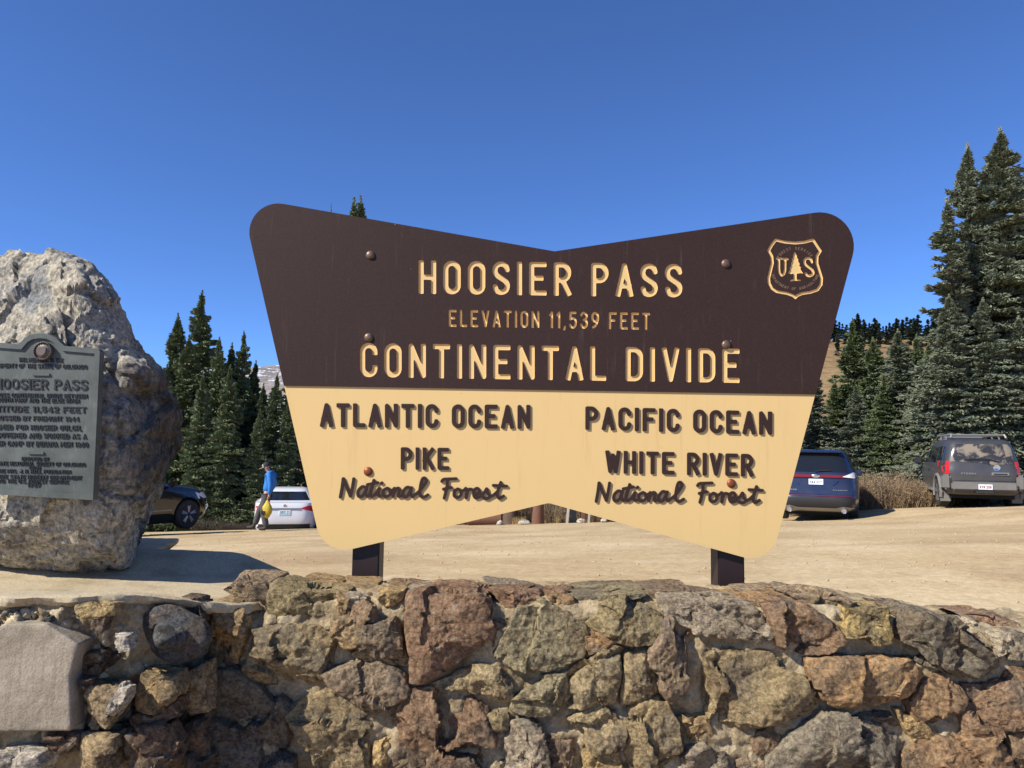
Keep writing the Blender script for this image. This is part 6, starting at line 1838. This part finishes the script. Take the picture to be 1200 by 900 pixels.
# head details
m_ = MB(); m_.lathe([(.098, -.02), (.100, .02), (.092, .06), (.065, .092), (.02, .105), (.001, .106)], 'Z', (0, 0, 0), 20); cp = m_.build('cap', M['cap'], per, local=True); cp.location = (.01, 0, 1.615); cp.rotation_euler = (0, R(-22), 0)
m_ = MB(); m_.box((-.185, -.075, -.012), (-.06, .075, .004), bev=.006); br = m_.build('cap_brim', M['cap_light'], cp, local=True)
m_ = MB(); m_.lathe([(.101, -.018), (.103, .02), (.096, .055), (.08, .07)], 'Z', (0, 0, 0), 20); fr_ = m_.build('cap_front', M['cap_light'], cp, local=True); fr_.scale = (.5, .8, 1); fr_.location = (-.053, 0, .002)
skin('hair', [(J(.05,0,1.60), .075), (J(.055,0,1.54), .06)], [(0,1)], M['hair'], per, 1)
m_ = MB(); m_.tube([(-.072, 0, 1.595), (-.105, 0, 1.555), (-.075, 0, 1.545)], [.010, .016, .008], 6); m_.build('nose', M['skin'], per, local=True)
for s_ in (-1, 1):
    m_ = MB(); m_.lathe([(.001, -.012), (.010, -.006), (.010, .006), (.001, .012)], 'X', (-.078, s_*.032, 1.588), 10); m_.build('eye', M['hair'], per, local=True)
    m_ = MB(); m_.lathe([(.008, -.008), (.026, -.004), (.026, .004), (.008, .008)], 'Y', (.02, s_*.088, 1.58), 12); m_.build('ear', M['skin'], per, local=True)
m_ = MB(); m_.tube([(-.078, -.025, 1.525), (-.086, 0, 1.523), (-.078, .025, 1.525)], .006, 6); m_.build('mouth', simple('lips', (.30, .12, .10), .5), per, local=True)
# bag held in the near hand
bag = empty('yellow_bag', PG+Vector((.165, -.22, .30)), 0, 'yellow and black bag hanging from the hand of the person in blue', 'bag')
bv, bf = quadsphere(14); bv = bv/np.linalg.norm(bv, axis=1, keepdims=True)
q = bv*np.array([.125, .085, .225]); q[:, 2] -= 0.0
tap = 1-0.42*sst(.02, .22, q[:, 2]); q[:, 0] *= tap; q[:, 1] *= tap
q = q*(1+.14*fbm(q*14, 3, 3))[:, None]+np.array([-.03, 0, .24])
mesh('sack', q, bf, M['bag'], bag, smooth=True, local=True)
m_ = MB(); m_.box((-.165, -.09, .10), (-.02, .09, .235), bev=.03); m_.build('dark_panel', M['bag_black'], bag, local=True)
m_ = MB(); m_.tube([(-.06, 0, .42), (-.02, 0, .52), (.01, 0, .53), (.03, 0, .50), (.02, 0, .42)], .010, 6); m_.build('handle', M['bag_black'], bag, local=True)

# ================================================================== LOT EDGE THINGS SEEN UNDER THE SIGN
M['rust_wood'] = simple('reddish_weathered_wood', hexc('6e4c39'), .9, var=.5, scale=22, bump=.01)
M['pale_wood'] = simple('pale_grey_weathered_wood', hexc('b0a898'), .8, var=.2, scale=14)
def up(px, pw, ht, Y, mat, name, label, cat, lean=0.0, rnd=False, group=None):
    x = at(px, 612, Y).x; g = float(ground_z(x, Y))-.05; w = pw/900*Y
    m_ = MB()
    if rnd: m_.tube([(x, Y, g), (x+.02, Y, g+ht*.5), (x+lean, Y, g+ht)], [w*.55, w*.47, w*.42], 12)
    else: m_.box((x-w/2, Y-w/2, g), (x+w/2, Y+w/2, g+ht), bev=.012)
    if not rnd and lean:
        for i, v_ in enumerate(m_.v): m_.v[i] = (v_[0]+lean*(v_[2]-g)/ht, v_[1], v_[2])
    o = m_.build(name, mat, None, origin=(x, Y, g)); tag(o, label, cat, group); return o
up(630, 13, 1.25, 21.3, M['rust_wood'], 'tree_stump', 'thick reddish bare stump under the notch of the sign', 'stump', rnd=True)
up(664.5, 3.2, 1.1, 21.2, M['pale_wood'], 'stake', 'pale leaning stake right of the notch under the sign', 'stake', lean=.10)
up(683, 6, .95, 21.4, M['rust_wood'], 'post', 'short reddish post right of the pale leaning stake', 'post')
up(690, 2.8, .95, 21.2, M['pale_wood'], 'stake', 'thin pale stake beside the short reddish post', 'stake', lean=.06)
up(671, 8, 1.0, 21.9, simple('grey_green_box_paint', hexc('5b5f52'), .7), 'utility_box', 'grey-green box behind the leaning stake under the sign', 'box')
up(598, 17, 1.3, 22.1, M['bark'], 'spruce_stub', 'broad dark trunk left of the reddish stump under the sign', 'tree trunk', rnd=True)
for a_, b_ in ((548, 588),):
    xa, xb = at(a_, 612, 21.3).x, at(b_, 612, 21.3).x; g = float(ground_z((xa+xb)/2, 21.3))
    m_ = MB(); m_.tube([(xa, 21.3, g+.10), ((xa+xb)/2, 21.35, g+.13), (xb, 21.3, g+.16)], [.17, .20, .21], 12)
    o = m_.build('log', M['rust_wood'], None, origin='c'); tag(o, 'reddish log lying at the lot edge, seen below the left half of the sign', 'log')
for (a_, b_), wh in zip(((582, 590), (607, 622), (676, 687), (704, 712)), ('at the right end of the reddish log', 'just left of the reddish stump', 'at the foot of the short reddish post', 'furthest right under the sign')):
    xa, xb = at(a_, 613, 20.9).x, at(b_, 613, 20.9).x; g = float(lot_z((xa+xb)/2, 20.9))
    v, f = rock([(xa, g-.02), (xb, g-.02), (xb-.02, g+.05), ((xa+xb)/2, g+.09), (xa+.02, g+.05)], 20.85, .12, int(a_), n=8, facets=4)
    o = mesh('edge_stone', v, f, M['stone'], None, smooth=True, origin='c', color=hexc('c9c2b4')); tag(o, 'pale flat stone on the ground '+wh, 'stone', 'pale stones at the lot edge')
